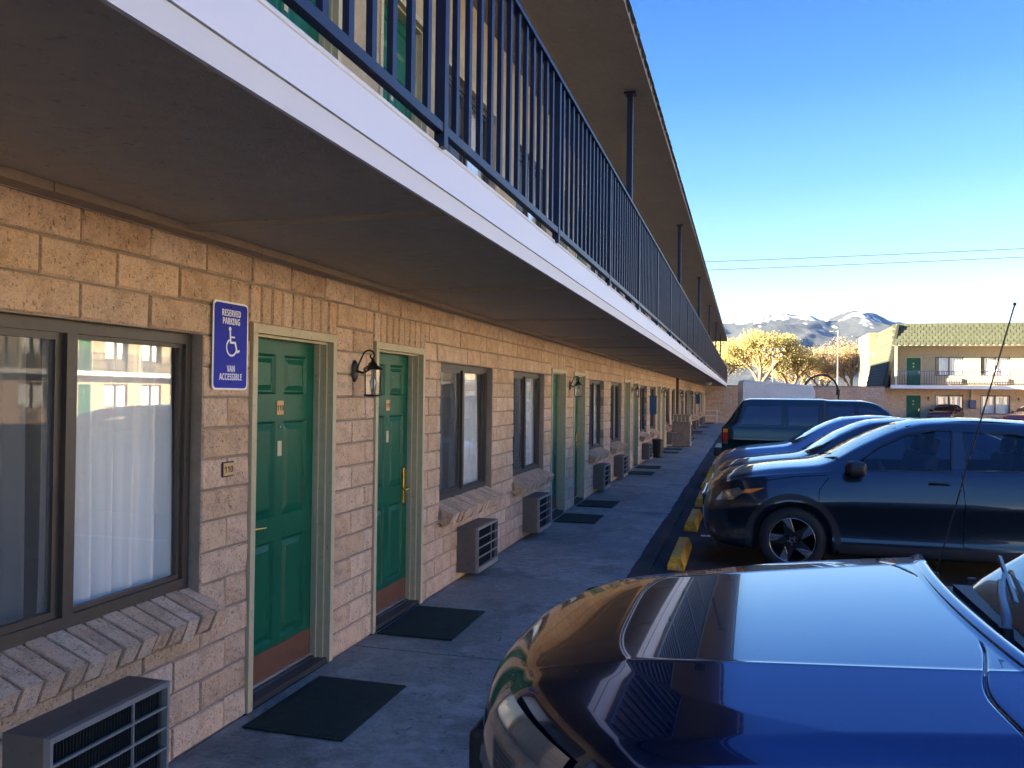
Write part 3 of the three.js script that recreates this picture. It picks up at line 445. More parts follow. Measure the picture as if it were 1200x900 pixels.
makeWing(eastWing, 88, 10, false);

// ---------------------------------------------------------------- beyond the wall
{ // block behind the long wing whose roof shades the foot of the far wing
  const o = thing('rear_motel_block', 'two-storey tan block set back behind the end of the long wing', 'building', -6, 0, -58.45);
  part('wall', b2(-14, 0, -0.05, 6.6, -17.5, 0), M.block[1], o); part('roof', b2(-14.1, 0.12, 6.6, 8.1, -17.6, 0.1), M.shingle, o); for (let i = 0; i < 4; i++) part('window', rb(0.05, 1.2, 1.6, 0.01, 0.02, 4.4, -2.4 - i * 4), M.bronze, o);
}
{
  const o = thing('yellow_house', 'plain pale yellow stucco building behind the far wing', 'building', 12.5, 0, -90);
  part('wall', b2(-0.4, 7, -0.05, 8.2, -8, 0), rough([0.22, 0.17, 0.09], 0.9, { map: grainMap }), o); part('parapet', b2(-0.45, 7.05, 8.2, 8.4, -8.05, 0.05), rough([0.2, 0.16, 0.09], 0.9), o);
}
function lampPole(x, z, h, heads, label) {
  const o = thing('light_pole', label, 'light pole', x, -0.1, z), m = rough([0.26, 0.25, 0.23], 0.5, { map: grainMap });
  part('pole', cyl(0.05, 0.08, h, 12).translate(0, h / 2, 0), m, o);
  if (heads) { part('cross_arm', [b2(-1.1, 1.1, h - 0.1, h, -0.06, 0.06), b2(-0.9, 0.9, h - 0.7, h - 0.6, -0.06, 0.06)], m, o); for (const [dx, dy] of [[-1, 0.1], [-0.35, 0.1], [0.35, 0.1], [1, 0.1], [-0.75, -0.5], [0.75, -0.5]]) part('floodlight', [lathe([[0, 0], [0.08, 0.02], [0.19, 0.25], [0.18, 0.26], [0, 0.2]], 14).rotateX(1.9).translate(dx, h + dy, 0.1)], m, o); }
  else part('lamp_head', [b2(-0.5, 0, h - 0.1, h - 0.04, -0.03, 0.03), rb(0.4, 0.1, 0.22, 0.04, -0.6, h - 0.08, 0)], m, o);
}
lampPole(2.95, -93, 7.0, true, 'stadium light pole with six floodlights among the yellow trees');
lampPole(9.35, -92, 8.9, false, 'pale street light pole beside the yellow building');
{ const o = thing('pipe_arch', 'dark bent pipe arching up behind the white trailer', 'pipe', 3.75, -0.03, -44); part('arch', tube([[-0.85, 0, 0.2], [-0.85, 2.2, 0.2], [-0.7, 2.62, 0.1], [-0.3, 2.9, 0], [0.2, 2.92, 0], [0.6, 2.6, 0], [0.74, 2.2, 0], [0.76, 1.2, 0], [0.76, 0, 0]], 0.05, 48, 8), M.black, o); part('collar', cyl(0.1, 0.11, 0.3, 12).translate(0.76, 2.1, 0), M.black, o); }
for (const [i, [y0, y1, z0, z1, x0, x1]] of [[13.0, 15.4, -70, -78, -40, 60], [12.4, 14.9, -71, -79, -40, 60], [8.2, 8.2, -98, -98, -60, 60], [7.2, 7.1, -98, -98, -60, 60]].entries()) {
  const w = thing('utility_wire', ['upper of two high utility wires crossing the sky above the roofs', 'lower of two high utility wires crossing the sky above the roofs', 'utility wire crossing in front of the mountain, upper of the low pair', 'utility wire crossing in front of the mountain, lower of the low pair'][i], 'wire', x0, y0, z0);
  const pts = []; for (let k = 0; k <= 16; k++) { const t = k / 16; pts.push([(x1 - x0) * t, (y1 - y0) * t - 1.1 * 4 * t * (1 - t) * 0.5, (z1 - z0) * t]); } part('cable', tube(pts, 0.022, 60, 5), M.black, w);
}
// trees: forked limbs and many small bud clusters
function makeTree(x, z, h, wdt, tint, label, leaves, sd) {
  seed = sd; const o = thing('budding_tree', label, 'tree', x, -0.1, z, 0, 'trees beyond the end wall'), tr = [], tips = [];
  const grow = (p, d, len, r, lv) => {
    const q = p.clone().addScaledVector(d, len), mid = p.clone().lerp(q, 0.5).add(V3(rr(-1, 1), rr(-0.3, 0.3), rr(-1, 1)).multiplyScalar(len * 0.08));
    tr.push(new THREE.TubeGeometry(new THREE.QuadraticBezierCurve3(p, mid, q), 4, r, lv > 3 ? 3 : 5).toNonIndexed());
    if (lv >= 2) tips.push([q, len]); if (lv >= 5) return;
    const k = lv < 2 ? 4 : 3; for (let i = 0; i < k; i++) { const nd = d.clone().add(V3(rr(-1, 1) * wdt, rr(-0.25, 0.6), rr(-1, 1) * wdt).multiplyScalar(0.85)).normalize(); grow(q, nd, len * rr(0.62, 0.82), r * 0.62, lv + 1); }
  };
  grow(V3(0, 0, 0), V3(rr(-0.1, 0.1), 1, rr(-0.1, 0.1)).normalize(), h * 0.27, h * 0.026, 0);
  part('trunk', tr, rough([0.22, 0.14, 0.07], 0.9), o);
  const P = [], Cc = []; for (let i = 0; i < leaves; i++) { const [q, len] = tips[Math.floor(rnd() * tips.length)], s = rr(0.045, 0.11), c = q.clone().add(V3(rr(-1, 1), rr(-0.8, 0.9), rr(-1, 1)).multiplyScalar(len * 1.05)); const a = V3(rr(-1, 1), rr(-1, 1), rr(-1, 1)).normalize(), b = V3(rr(-1, 1), rr(-1, 1), rr(-1, 1)).cross(a).normalize(); const k = rr(0.75, 1.2); const A = c.clone().addScaledVector(a, s), B = c.clone().addScaledVector(b, s * 0.6), E = c.clone().addScaledVector(a, -s), F = c.clone().addScaledVector(b, -s * 0.6); for (const v of [A, B, E, A, E, F]) { P.push(v.x, v.y, v.z); Cc.push(tint[0] * k, tint[1] * k * rr(0.97, 1.03), tint[2] * k); } }
  const g = new THREE.BufferGeometry(); g.setAttribute('position', new THREE.Float32BufferAttribute(P, 3)); g.setAttribute('color', new THREE.Float32BufferAttribute(Cc, 3)); g.computeVertexNormals();
  part('crown', metreUV(g), treeMat, o, true);
}
const treeMat = phys([1, 1, 1], 0.95, { vertexColors: true, transmission: 0.5, thickness: 0, side: THREE.DoubleSide });
makeTree(1.6, -96, 11.0, 1.0, [0.40, 0.345, 0.11], 'rounded golden yellow tree behind the stadium light pole', 30000, 11);
makeTree(5.6, -104, 9.6, 1.0, [0.39, 0.33, 0.11], 'golden yellow tree right of the stadium light pole', 24000, 23);
makeTree(9.6, -112, 9.0, 0.9, [0.37, 0.27, 0.14], 'reddish tan budding tree beside the pale street light', 20000, 31);
makeTree(-2.6, -108, 10.0, 1.0, [0.40, 0.345, 0.12], 'golden yellow tree behind the far end of the long wing', 20000, 47);
makeTree(12.2, -104, 9.3, 0.8, [0.36, 0.27, 0.13], 'tan tree rising above the yellow building and mansard roof', 8000, 53);
makeTree(7.6, -128, 9.6, 1.1, [0.38, 0.32, 0.13], 'low pale yellow tree far beyond the other trees', 20000, 61);
seed = 99;
// mountain
{
  const nx = 320, nz = 110, P = [], I = [], Cc = [], peak = [[-9000, 250], [-2600, 470], [-1500, 560], [-700, 590], [-165, 620], [70, 650], [270, 705], [470, 685], [630, 655], [830, 712], [950, 690], [1115, 625], [1400, 540], [1900, 400], [2600, 240], [4500, 330], [9000, 300]];
  const ridge = (x) => { let k = 0; while (k < peak.length - 2 && x > peak[k + 1][0]) k++; const t = clamp((x - peak[k][0]) / (peak[k + 1][0] - peak[k][0])); return lerp(peak[k][1], peak[k + 1][1], t * t * (3 - 2 * t)); };
  const fb = (x, z) => noise2(x / 900, z / 900) * 0.5 + noise2(x / 380, z / 380) * 0.28 + noise2(x / 160, z / 160) * 0.14 + noise2(x / 60, z / 60) * 0.08;
  for (let j = 0; j <= nz; j++) for (let i = 0; i <= nx; i++) {
    const u = i / nx * 2 - 1, x = Math.sign(u) * (Math.abs(u) * 2600 + Math.abs(u) ** 4 * 6000) + 400, t = j / nz, z = -4200 - 4200 * t, hgt = 0.93 * ridge(x) * (t < 0.72 ? sstep(-0.05, 0.72, t) ** 1.15 : 1 - 0.5 * (t - 0.72)), y = Math.max(-8, hgt * (1 + 0.06 * fb(x, z)) + 45 * (0.6 - 1.6 * Math.abs(noise2(x / 520, z / 1400))) * sstep(0, 0.3, t) + 16 * fb(x * 2.2, z * 1.6) * sstep(0, 0.3, t));
    P.push(x, y, z);
    const sn = sstep(590, 655, y + 130 * noise2(x / 260, z / 300) + 70 * noise2(x / 70, z / 90) + 40 * noise2(x / 25, z / 30) - 45), tr = noise2(x / 45, z / 55) * 0.5 + 0.5, c = [lerp(0.010, 0.024, tr), lerp(0.015, 0.028, tr), lerp(0.014, 0.022, tr)];
    const s = clamp(sn * 1.2 - 0.35 * tr); Cc.push(lerp(c[0], 0.85, s), lerp(c[1], 0.87, s), lerp(c[2], 0.9, s));
  }
  for (let j = 0; j < nz; j++) for (let i = 0; i < nx; i++) { const a = j * (nx + 1) + i; I.push(a, a + 1, a + nx + 1, a + 1, a + nx + 2, a + nx + 1); }
  const g = new THREE.BufferGeometry(); g.setAttribute('position', new THREE.Float32BufferAttribute(P, 3)); g.setAttribute('color', new THREE.Float32BufferAttribute(Cc, 3)); g.setIndex(I); g.computeVertexNormals();
  structure('mountain', metreUV(g), rough([1, 1, 1], 0.95, { vertexColors: true }), true);
}
scene.fog = new THREE.FogExp2(new THREE.Color(0.24, 0.46, 1.0), 0.000012);

// ---------------------------------------------------------------- vehicles
// local frame: x from the nose (0) to the tail, y up from the road, z across; bodies are lofted cross-sections
function pchip(keys) {
  const x = keys.map(k => k[0]), y = keys.map(k => k[1]), m = [], d = []; for (let i = 0; i + 1 < x.length; i++) d.push((y[i + 1] - y[i]) / (x[i + 1] - x[i]));
  m.push(d[0]); for (let i = 1; i + 1 < x.length; i++) m.push(d[i - 1] * d[i] <= 0 ? 0 : 2 * d[i - 1] * d[i] / (d[i - 1] + d[i])); m.push(d[d.length - 1]);
  return (t) => { if (t <= x[0]) return y[0]; if (t >= x[x.length - 1]) return y[y.length - 1]; let i = 0; while (t > x[i + 1]) i++; const h = x[i + 1] - x[i], s = (t - x[i]) / h, s2 = s * s, s3 = s2 * s; return y[i] * (2 * s3 - 3 * s2 + 1) + m[i] * h * (s3 - 2 * s2 + s) + y[i + 1] * (3 * s2 - 2 * s3) + m[i + 1] * h * (s3 - s2); };
}
function chaikin(p, k) { for (; k > 0; k--) { const q = [p[0]]; for (let i = 0; i + 1 < p.length; i++) { const [a, b] = [p[i], p[i + 1]]; if (i > 0) q.push([a[0] * 0.75 + b[0] * 0.25, a[1] * 0.75 + b[1] * 0.25]); if (i + 2 < p.length) q.push([a[0] * 0.25 + b[0] * 0.75, a[1] * 0.25 + b[1] * 0.75]); } q.push(p[p.length - 1]); p = q; } return p; }
class Body {
  constructor(s) { this.s = s; this.f = {}; for (const k of ['yb', 'w', 'yB', 'wB', 'yT', 'wT', 'cr']) this.f[k] = pchip(s[k]); this.len = s.len; this.cache = new Map(); }
  section(X) { // half section, [z, y] from the bottom centre to the top centre
    const key = Math.round(X * 500); if (this.cache.has(key)) return this.cache.get(key);
    const g = (k) => this.f[k](X), yb = g('yb'), w = g('w'), yB = g('yB'), wB = g('wB'), yT = g('yT'), wT = g('wT'), cr = g('cr'), hgt = yB - yb, ym = yb + hgt * 0.62;
    const p = [[0, yb], [w * 0.6, yb], [w - 0.06, yb], [w - 0.012, yb + hgt * 0.05], [w - 0.004, yb + hgt * 0.16], [w - 0.022, yb + hgt * 0.24], [w - 0.026, yb + hgt * 0.36], [w - 0.010, ym - hgt * 0.07], [w, ym], [w - 0.012, ym + hgt * 0.10], [lerp(w, wB, 0.55), yB - hgt * 0.13], [wB + 0.006, yB - hgt * 0.02], [wB - 0.004, yB + 0.01]];
    const bul = Math.min(0.025, Math.max(0, (yT - yB) * 0.05)); for (const t of [0.3, 0.6, 0.85]) p.push([lerp(wB, wT, t) + bul * 4 * t * (1 - t), lerp(yB, yT, t)]);
    p.push([wT, yT], [wT - 0.05, yT + cr * 0.35], [wT * 0.72, yT + cr * 0.62], [wT * 0.4, yT + cr * 0.9], [0, yT + cr]);
    const r = chaikin(p, 2); this.cache.set(key, r); return r;
  }
  zAt(X, Y) { const s = this.section(X); let best = 0; for (let i = 0; i + 1 < s.length; i++) { const [z0, y0] = s[i], [z1, y1] = s[i + 1]; if ((y0 - Y) * (y1 - Y) <= 0 && y0 !== y1) best = Math.max(best, z0 + (z1 - z0) * (Y - y0) / (y1 - y0)); } return best; }
  yAt(X, Z) { const s = this.section(X); Z = Math.abs(Z); let best = 0; for (let i = 0; i + 1 < s.length; i++) { const [z0, y0] = s[i], [z1, y1] = s[i + 1]; if ((z0 - Z) * (z1 - Z) <= 0 && z0 !== z1) best = Math.max(best, y0 + (y1 - y0) * (Z - z0) / (z1 - z0)); } return best; }
  solid(a = 0, b = this.len, inset = 0, floor = 0) {
    const xs = []; for (let x = a; x < b - 0.001;) { xs.push(x); x += (x < a + 0.12 || x > b - 0.14) ? 0.02 : 0.065; } xs.push(b);
    const P = [], I = []; let nsec = 0;
    for (const x of xs) { const h = this.section(x).map(([z, y]) => [Math.max(0, z - inset), Math.max(floor, y - (y > 0.7 ? inset : -inset))]); const ring = [...h.map(([z, y]) => [z, y]), ...h.slice(1, -1).reverse().map(([z, y]) => [-z, y])]; nsec = ring.length; for (const [z, y] of ring) P.push(x, y, z); }
    for (let i = 0; i + 1 < xs.length; i++) for (let k = 0; k < nsec; k++) { const k1 = (k + 1) % nsec, A = i * nsec + k, B = i * nsec + k1, Cc = (i + 1) * nsec + k, Dd = (i + 1) * nsec + k1; I.push(A, Cc, B, B, Cc, Dd); }
    for (const [i, f] of [[0, 1], [xs.length - 1, -1]]) { let cy = 0, c = P.length / 3; for (let k = 0; k < nsec; k++) cy += P[(i * nsec + k) * 3 + 1] / nsec; P.push(xs[i], cy, 0); for (let k = 0; k < nsec; k++) { const k1 = (k + 1) % nsec; f > 0 ? I.push(c, i * nsec + k, i * nsec + k1) : I.push(c, i * nsec + k1, i * nsec + k); } }
    const g = new THREE.BufferGeometry(); g.setAttribute('position', new THREE.Float32BufferAttribute(P, 3)); g.setIndex(I); g.computeVertexNormals(); g.setAttribute('uv', new THREE.Float32BufferAttribute(new Float32Array(P.length / 3 * 2), 2)); return g;
  }
  // sheets that follow the skin: outline in side view (x, y) or top view (x, z)
  sidePatch(pts, side, off, edge = 0.05, hole) { const sh = shapeOf(pts); if (hole) sh.holes.push(new THREE.Path(hole.map(p => new THREE.Vector2(...p)))); const t = new TessellateModifier(edge, 5).modify(new THREE.ShapeGeometry(sh)), p = t.attributes.position; for (let i = 0; i < p.count; i++) p.setZ(i, side * (this.zAt(p.getX(i), p.getY(i)) + off)); let g = mergeVertices(stripped(t), 1e-4); g.computeVertexNormals(); return g; }
  topPatch(pts, off, edge = 0.06) { const t = new TessellateModifier(edge, 5).modify(new THREE.ShapeGeometry(shapeOf(pts))), p = t.attributes.position; for (let i = 0; i < p.count; i++) { const z = p.getY(i); p.setZ(i, z); p.setY(i, this.yAt(p.getX(i), z) + off); } let g = mergeVertices(stripped(t), 1e-4); g.computeVertexNormals(); return g; }
}
const stripped = (g) => { const q = new THREE.BufferGeometry(); q.setAttribute('position', (g.index ? g.toNonIndexed() : g).attributes.position); return q; };
const ev = new Evaluator(); ev.attributes = ['position', 'normal', 'uv']; ev.useGroups = false;
function cut(g, cutters) { if (!cutters.length) return g; const prep = (q) => { q = clean(q); if (!q.attributes.uv) metreUV(q); q.deleteAttribute('color'); return q; }; const a = new Brush(g), b = new Brush(mergeGeometries(cutters.map(prep))); a.updateMatrixWorld(); b.updateMatrixWorld(); const r = ev.evaluate(a, b, SUBTRACTION).geometry; r.clearGroups(); return r; }
const paint = (c, rgh = 0.32, metal = 0.75) => phys(c, rgh, { metalness: metal, clearcoat: 1, clearcoatRoughness: 0.03, map: flakeMap });
const CM = { glass: phys([0.55, 0.62, 0.66], 0, { transmission: 1, thickness: 0, ior: 1.5 }), dark: phys([0.012, 0.016, 0.02], 0.03, { clearcoat: 1, clearcoatRoughness: 0.0, specularIntensity: 1 }), tyre: rough([0.018, 0.018, 0.019], 0.8, { bumpMap: fineBump, bumpScale: 0.002 }), plastic: rough([0.02, 0.02, 0.022], 0.55), lens: phys([0.22, 0.25, 0.27], 0.12, { clearcoat: 1, clearcoatRoughness: 0, metalness: 0.7 }), amber: phys([0.75, 0.20, 0.01], 0.15, { clearcoat: 1 }), red: phys([0.42, 0.012, 0.01], 0.15, { clearcoat: 1 }), seat: rough([0.03, 0.03, 0.033], 0.85), rim: rough([0.03, 0.032, 0.036], 0.3, { metalness: 0.5 }), machined: rough([0.5, 0.52, 0.55], 0.25, { metalness: 1 }), silver: rough([0.42, 0.44, 0.46], 0.3, { metalness: 0.9 }), plate: rough([0.62, 0.63, 0.62], 0.5) };
function wheelParts(o, x, y, z, r, wd, side, style) {
  const rim = r * 0.68, t = part('wheel', lathe([[rim, -wd / 2 + 0.02], [rim + 0.012, -wd / 2], [r - 0.045, -wd / 2 + 0.004], [r - 0.012, -wd / 2 + 0.03], [r, -wd / 2 + 0.055], [r, wd / 2 - 0.055], [r - 0.012, wd / 2 - 0.03], [r - 0.045, wd / 2 - 0.004], [rim + 0.012, wd / 2], [rim, wd / 2 - 0.02]], 40).rotateX(Math.PI / 2 * side), CM.tyre, o);
  t.position.set(x, y, z);
  const f = (g) => side > 0 ? g : g.rotateY(Math.PI);
  part('rim_barrel', lathe([[rim + 0.004, wd / 2 - 0.01], [rim - 0.008, wd / 2 - 0.012], [rim - 0.02, wd / 2 - 0.05], [rim - 0.03, -wd / 2 + 0.02], [0.05, -wd / 2 + 0.02]], 32).rotateX(Math.PI / 2 * side), style ? CM.rim : CM.silver, t);
  const sp = [], mc = [], k = 5;
  for (let i = 0; i < k; i++) { const a = i / k * 6.2832 + 0.35; sp.push(prism([[-0.05, 0.03], [0.05, 0.03], [0.062, rim - 0.012], [-0.018, rim - 0.006]], 0.02, 0.005).translate(0, 0, wd / 2 - 0.045).rotateZ(a)); mc.push(prism([[0.046, rim * 0.36], [0.060, rim - 0.014], [-0.016, rim - 0.008], [0.006, rim * 0.62]], 0.004, 0.002).translate(0, 0, wd / 2 - 0.018).rotateZ(a)); }
  part('spokes', [f(G(sp, cyl(0.055, 0.06, 0.03, 20).rotateX(Math.PI / 2).translate(0, 0, wd / 2 - 0.03)))], style ? CM.rim : CM.silver, t);
  if (style) part('machined_faces', [f(G(mc, new THREE.TorusGeometry(rim - 0.004, 0.005, 6, 40).translate(0, 0, wd / 2 - 0.012)))], CM.machined, t);
  const nuts = [new THREE.TorusGeometry(0.024, 0.003, 6, 16).translate(0, 0, wd / 2 - 0.012)]; for (let i = 0; i < 5; i++) { const a = i * 1.2566 + 0.9; nuts.push(cyl(0.007, 0.007, 0.012, 6).rotateX(Math.PI / 2).translate(0.042 * Math.cos(a), 0.042 * Math.sin(a), wd / 2 - 0.01)); }
  part('wheel_nuts', [f(G(nuts))], CM.silver, t);
}
function makeCar(o, s) {
  const B = new Body(s), P = s.paint, r = s.r, ax = s.axles, tr = s.track;
  const wells = ax.flatMap(x => [1, -1].map(k => cyl(r + 0.05, r + 0.05, 0.34, 40).rotateX(Math.PI / 2).translate(x, r + 0.01, k * (tr + 0.03))));
  const sheets = (pts) => pts;
  let g = cut(B.solid(), wells);
  const sideGlass = s.windows || [];
  if (s.hollow) {
    g = cut(g, [B.solid(s.hollow[0], s.hollow[1], 0.045, 0.42)]);
    const pr = sideGlass.map(q => prism(q, 3).translate(0, 0, -1.5)); pr.push(prism(s.windscreen.map(([x, z]) => [x, -z]), 1.2).rotateX(-Math.PI / 2).translate(0, 0.86, 0)); if (s.rearscreen) pr.push(prism(s.rearscreen.map(([x, z]) => [x, -z]), 1.2).rotateX(-Math.PI / 2).translate(0, 0.86, 0));
    g = cut(g, pr);
  }
  if (s.seams) g = cut(g, s.seams.flatMap(l => { const o2 = []; for (const k of [1, -1]) { const lo = [], hi = []; l.forEach((p, i) => { const a = l[Math.max(0, i - 1)], b = l[Math.min(l.length - 1, i + 1)], dx = b[0] - a[0], dy = b[1] - a[1], L = Math.hypot(dx, dy), nx = -dy / L * 0.003, ny = dx / L * 0.003; lo.push([p[0] - nx, p[1] - ny]); hi.push([p[0] + nx, p[1] + ny]); }); o2.push(prism([...lo, ...hi.reverse()], 0.5).translate(0, 0, k > 0 ? 0.55 : -1.05)); } return o2; }));
  g = toCreasedNormals(g, 0.62);
  part('body', g, P, o);
  const gm = s.hollow ? CM.glass : CM.dark, off = s.hollow ? -0.012 : 0.004;
  for (const q of sideGlass) { const cx = q.reduce((a, p) => a + p[0], 0) / q.length, cy = q.reduce((a, p) => a + p[1], 0) / q.length, gr = (e) => q.map(([x, y]) => { const l = Math.hypot(x - cx, y - cy); return [x + (x - cx) / l * e, y + (y - cy) / l * e]; }); for (const k of [1, -1]) { const gl = part('side_window', B.sidePatch(q, k, off), gm, o); part('window_trim', B.sidePatch(gr(0.022), k, 0.004, 0.05, gr(-0.004)), CM.plastic, gl); } }
  part('windscreen', B.topPatch(s.windscreen, s.hollow ? -0.008 : 0.004), gm, o); if (s.rearscreen) part('rear_screen', B.topPatch(s.rearscreen, s.hollow ? -0.008 : 0.004), gm, o);
  for (const [nm, pts, m, of] of s.patches || []) for (const k of [1, -1]) part(nm, B.sidePatch(pts, k, of ?? 0.005, 0.04), m, o);
  for (const x of ax) for (const k of [1, -1]) wheelParts(o, x, r, k * (tr - 0.01), r, 0.215, k, s.alloy);
  part('underbody', [b2(0.3, s.len - 0.3, 0.2, 0.34, -tr + 0.16, tr - 0.16)], CM.plastic, o);
  if (s.mirror) for (const k of [1, -1]) { const [mx, my] = s.mirror, z = B.zAt(mx, my), m = part('mirror', [new RoundedBoxGeometry(0.19, 0.15, 0.23, 5, 0.062).translate(mx + 0.02, my + 0.04, k * (z + 0.14)), bar([mx, my - 0.03, k * (z - 0.03)], [mx, my, k * (z + 0.1)], 0.05, 0.03)], s.mirrorMat || P, o); part('mirror_glass', [rb(0.006, 0.12, 0.19, 0.002, mx + 0.095, my + 0.04, k * (z + 0.14))], CM.machined, m); }
  if (s.handles) for (const [hx, hy] of s.handles) for (const k of [1, -1]) { const z = B.zAt(hx, hy); part('door_handle', [tube([[hx - 0.09, hy, k * (z - 0.005)], [hx - 0.07, hy + 0.008, k * (z + 0.03)], [hx, hy + 0.012, k * (z + 0.036)], [hx + 0.07, hy + 0.008, k * (z + 0.03)], [hx + 0.09, hy, k * (z - 0.005)]], 0.011, 20, 8)], s.handleMat || P, o); }
  if (s.hollow) {
    const fl = part('seats', s.seats.flatMap(([x, z]) => [rb(0.5, 0.16, 0.48, 0.06, x, 0.62, z), rb(0.14, 0.6, 0.46, 0.06).rotateZ(-0.28).translate(x + 0.32, 0.93, z), rb(0.1, 0.17, 0.26, 0.045).rotateZ(-0.2).translate(x + 0.43, 1.30, z)]), CM.seat, o);
    part('dashboard', [rb(0.5, 0.2, 1.36, 0.06, s.dash[0], s.dash[1], 0)], CM.seat, o); part('steering_wheel', new THREE.TorusGeometry(0.18, 0.016, 8, 24).rotateY(Math.PI / 2).rotateZ(0.4).translate(s.dash[0] + 0.38, s.dash[1] + 0.05, 0.36), CM.seat, o);
    part('cabin_floor', b2(s.hollow[0] + 0.05, s.hollow[1] - 0.1, 0.40, 0.44, -0.7, 0.7), CM.seat, o);
  }
  return B;
}
// dark blue hatchback next to the empty stalls
{
  const o = thing('compact_suv', 'dark blue compact hatchback parked nose-in with five-spoke alloy wheels', 'car', -0.41, -0.032, -9.76);
  const s = { len: 4.29, r: 0.335, axles: [0.89, 3.5], track: 0.775, alloy: 1, paint: paint([0.026, 0.037, 0.055], 0.28, 0.75), hollow: [1.35, 4.05],
    yb: [[0, 0.40], [0.06, 0.30], [0.25, 0.22], [0.9, 0.2], [3.6, 0.2], [4.1, 0.27], [4.29, 0.42]],
    w: [[0, 0.56], [0.05, 0.68], [0.15, 0.77], [0.35, 0.845], [0.7, 0.88], [1.6, 0.885], [3.4, 0.885], [3.9, 0.85], [4.2, 0.77], [4.29, 0.66]],
    yB: [[0, 0.66], [0.05, 0.76], [0.15, 0.845], [0.4, 0.93], [0.8, 0.985], [1.2, 1.02], [2.0, 1.04], [3.0, 1.07], [3.6, 1.12], [4.15, 1.06], [4.29, 0.80]],
    wB: [[0, 0.50], [0.1, 0.66], [0.3, 0.75], [0.7, 0.80], [1.2, 0.81], [2, 0.82], [3.4, 0.815], [4, 0.76], [4.29, 0.62]],
    yT: [[0, 0.68], [0.05, 0.79], [0.12, 0.865], [0.3, 0.945], [0.7, 1.03], [1.17, 1.085], [1.22, 1.10], [1.6, 1.31], [1.95, 1.465], [2.2, 1.525], [2.6, 1.545], [3.1, 1.53], [3.55, 1.47], [3.8, 1.38], [4.05, 1.18], [4.2, 1.02], [4.29, 0.82]],
    wT: [[0, 0.42], [0.1, 0.56], [0.4, 0.66], [1.15, 0.71], [1.6, 0.66], [2.0, 0.60], [2.6, 0.585], [3.5, 0.565], [4.0, 0.6], [4.29, 0.55]],
    cr: [[0, 0.02], [0.3, 0.03], [1.2, 0.035], [2.2, 0.05], [3.4, 0.05], [4.29, 0.02]],
    windows: [[[1.42, 1.06], [2.36, 1.085], [2.40, 1.475], [2.28, 1.475], [2.0, 1.425], [1.72, 1.29]], [[2.50, 1.09], [3.15, 1.11], [3.35, 1.24], [3.2, 1.40], [2.95, 1.45], [2.50, 1.465]]],
    windscreen: [[1.25, -0.64], [1.23, 0], [1.25, 0.64], [1.93, 0.52], [1.98, 0], [1.93, -0.52]], rearscreen: [[3.72, -0.47], [4.03, -0.5], [4.03, 0.5], [3.72, 0.47]],
    seams: [[[1.24, 0.98], [1.15, 0.86], [1.13, 0.55], [1.2, 0.34]], [[2.45, 1.075], [2.47, 0.8], [2.46, 0.34]], [[0.62, 0.925], [0.9, 0.975], [1.22, 1.005]]],
    mirror: [1.46, 1.05], mirrorMat: CM.plastic, handleMat: CM.plastic, handles: [[2.25, 0.955], [3.2, 0.99]], seats: [[1.85, -0.36], [1.85, 0.36], [2.75, -0.38], [2.75, 0.38]], dash: [1.45, 0.93],
    patches: [['headlight', [[0.13, 0.70], [0.20, 0.80], [0.36, 0.845], [0.42, 0.80], [0.30, 0.72]], CM.lens], ['headlight_reflector', ring2(0.245, 0.765, 0.032), M.chrome, 0.009], ['headlight_reflector', ring2(0.335, 0.79, 0.026), M.chrome, 0.009], ['amber_marker', [[0.375, 0.785], [0.43, 0.83], [0.62, 0.855], [0.50, 0.80]], CM.amber],
      ['arch_cladding', ring(0.89, 0.345, 0.405, 0.465, 200, -20), CM.plastic, 0.006], ['arch_cladding', ring(3.5, 0.345, 0.405, 0.465, 200, -20), CM.plastic, 0.006], ['door_pillar', [[2.37, 1.10], [2.49, 1.105], [2.49, 1.455], [2.41, 1.46]], CM.dark], ['sill_cladding', [[1.32, 0.23], [3.06, 0.23], [3.06, 0.33], [1.32, 0.33]], CM.plastic, 0.006], ['fog_lamp_recess', [[0.14, 0.34], [0.30, 0.36], [0.28, 0.48], [0.16, 0.46]], CM.plastic], ['tail_light', [[4.0, 0.95], [4.2, 0.93], [4.18, 1.04], [3.95, 1.05]], CM.red]] };
  const B = makeCar(o, s);
  part('grille', [rb(0.05, 0.12, 0.98, 0.02, 0.01, 0.66, 0), rb(0.06, 0.14, 0.9, 0.02, 0.03, 0.42, 0)], CM.plastic, o); part('grille_bar', rb(0.03, 0.028, 1.02, 0.01, -0.012, 0.735, 0), M.chrome, o); part('badge', new THREE.TorusGeometry(0.045, 0.009, 8, 20).rotateY(Math.PI / 2).translate(-0.022, 0.69, 0), M.chrome, o);
  part('number_plate', rb(0.012, 0.15, 0.3, 0.004, -0.022, 0.50, 0), CM.plate, o);
  part('wiper', [-0.45, 0.15].map(z => bar([1.26, 1.135, z], [1.33, 1.18, z + 0.52], 0.02, 0.012)), CM.plastic, o);
  part('roof_strip', [1, -1].map(k => tube([[2.0, B.yAt(2.0, 0.52) + 0.004, k * 0.52], [2.6, B.yAt(2.6, 0.52) + 0.004, k * 0.52], [3.4, B.yAt(3.4, 0.51) + 0.004, k * 0.51]], 0.007, 16, 6)), CM.plastic, o);
}
function ring2(cx, cy, r) { const o = []; for (let k = 0; k < 16; k++) o.push([cx + r * Math.cos(k * 0.3927), cy + r * Math.sin(k * 0.3927)]); return o; }
function ring(cx, cy, r0, r1, a0, a1) { const o = [], i = []; for (let k = 0; k <= 20; k++) { const a = lerp(a0, a1, k / 20) * D2R; o.push([cx + r1 * Math.cos(a), cy + r1 * Math.sin(a)]); i.push([cx + r0 * Math.cos(a), cy + r0 * Math.sin(a)]); } return [...o, ...i.reverse()]; }
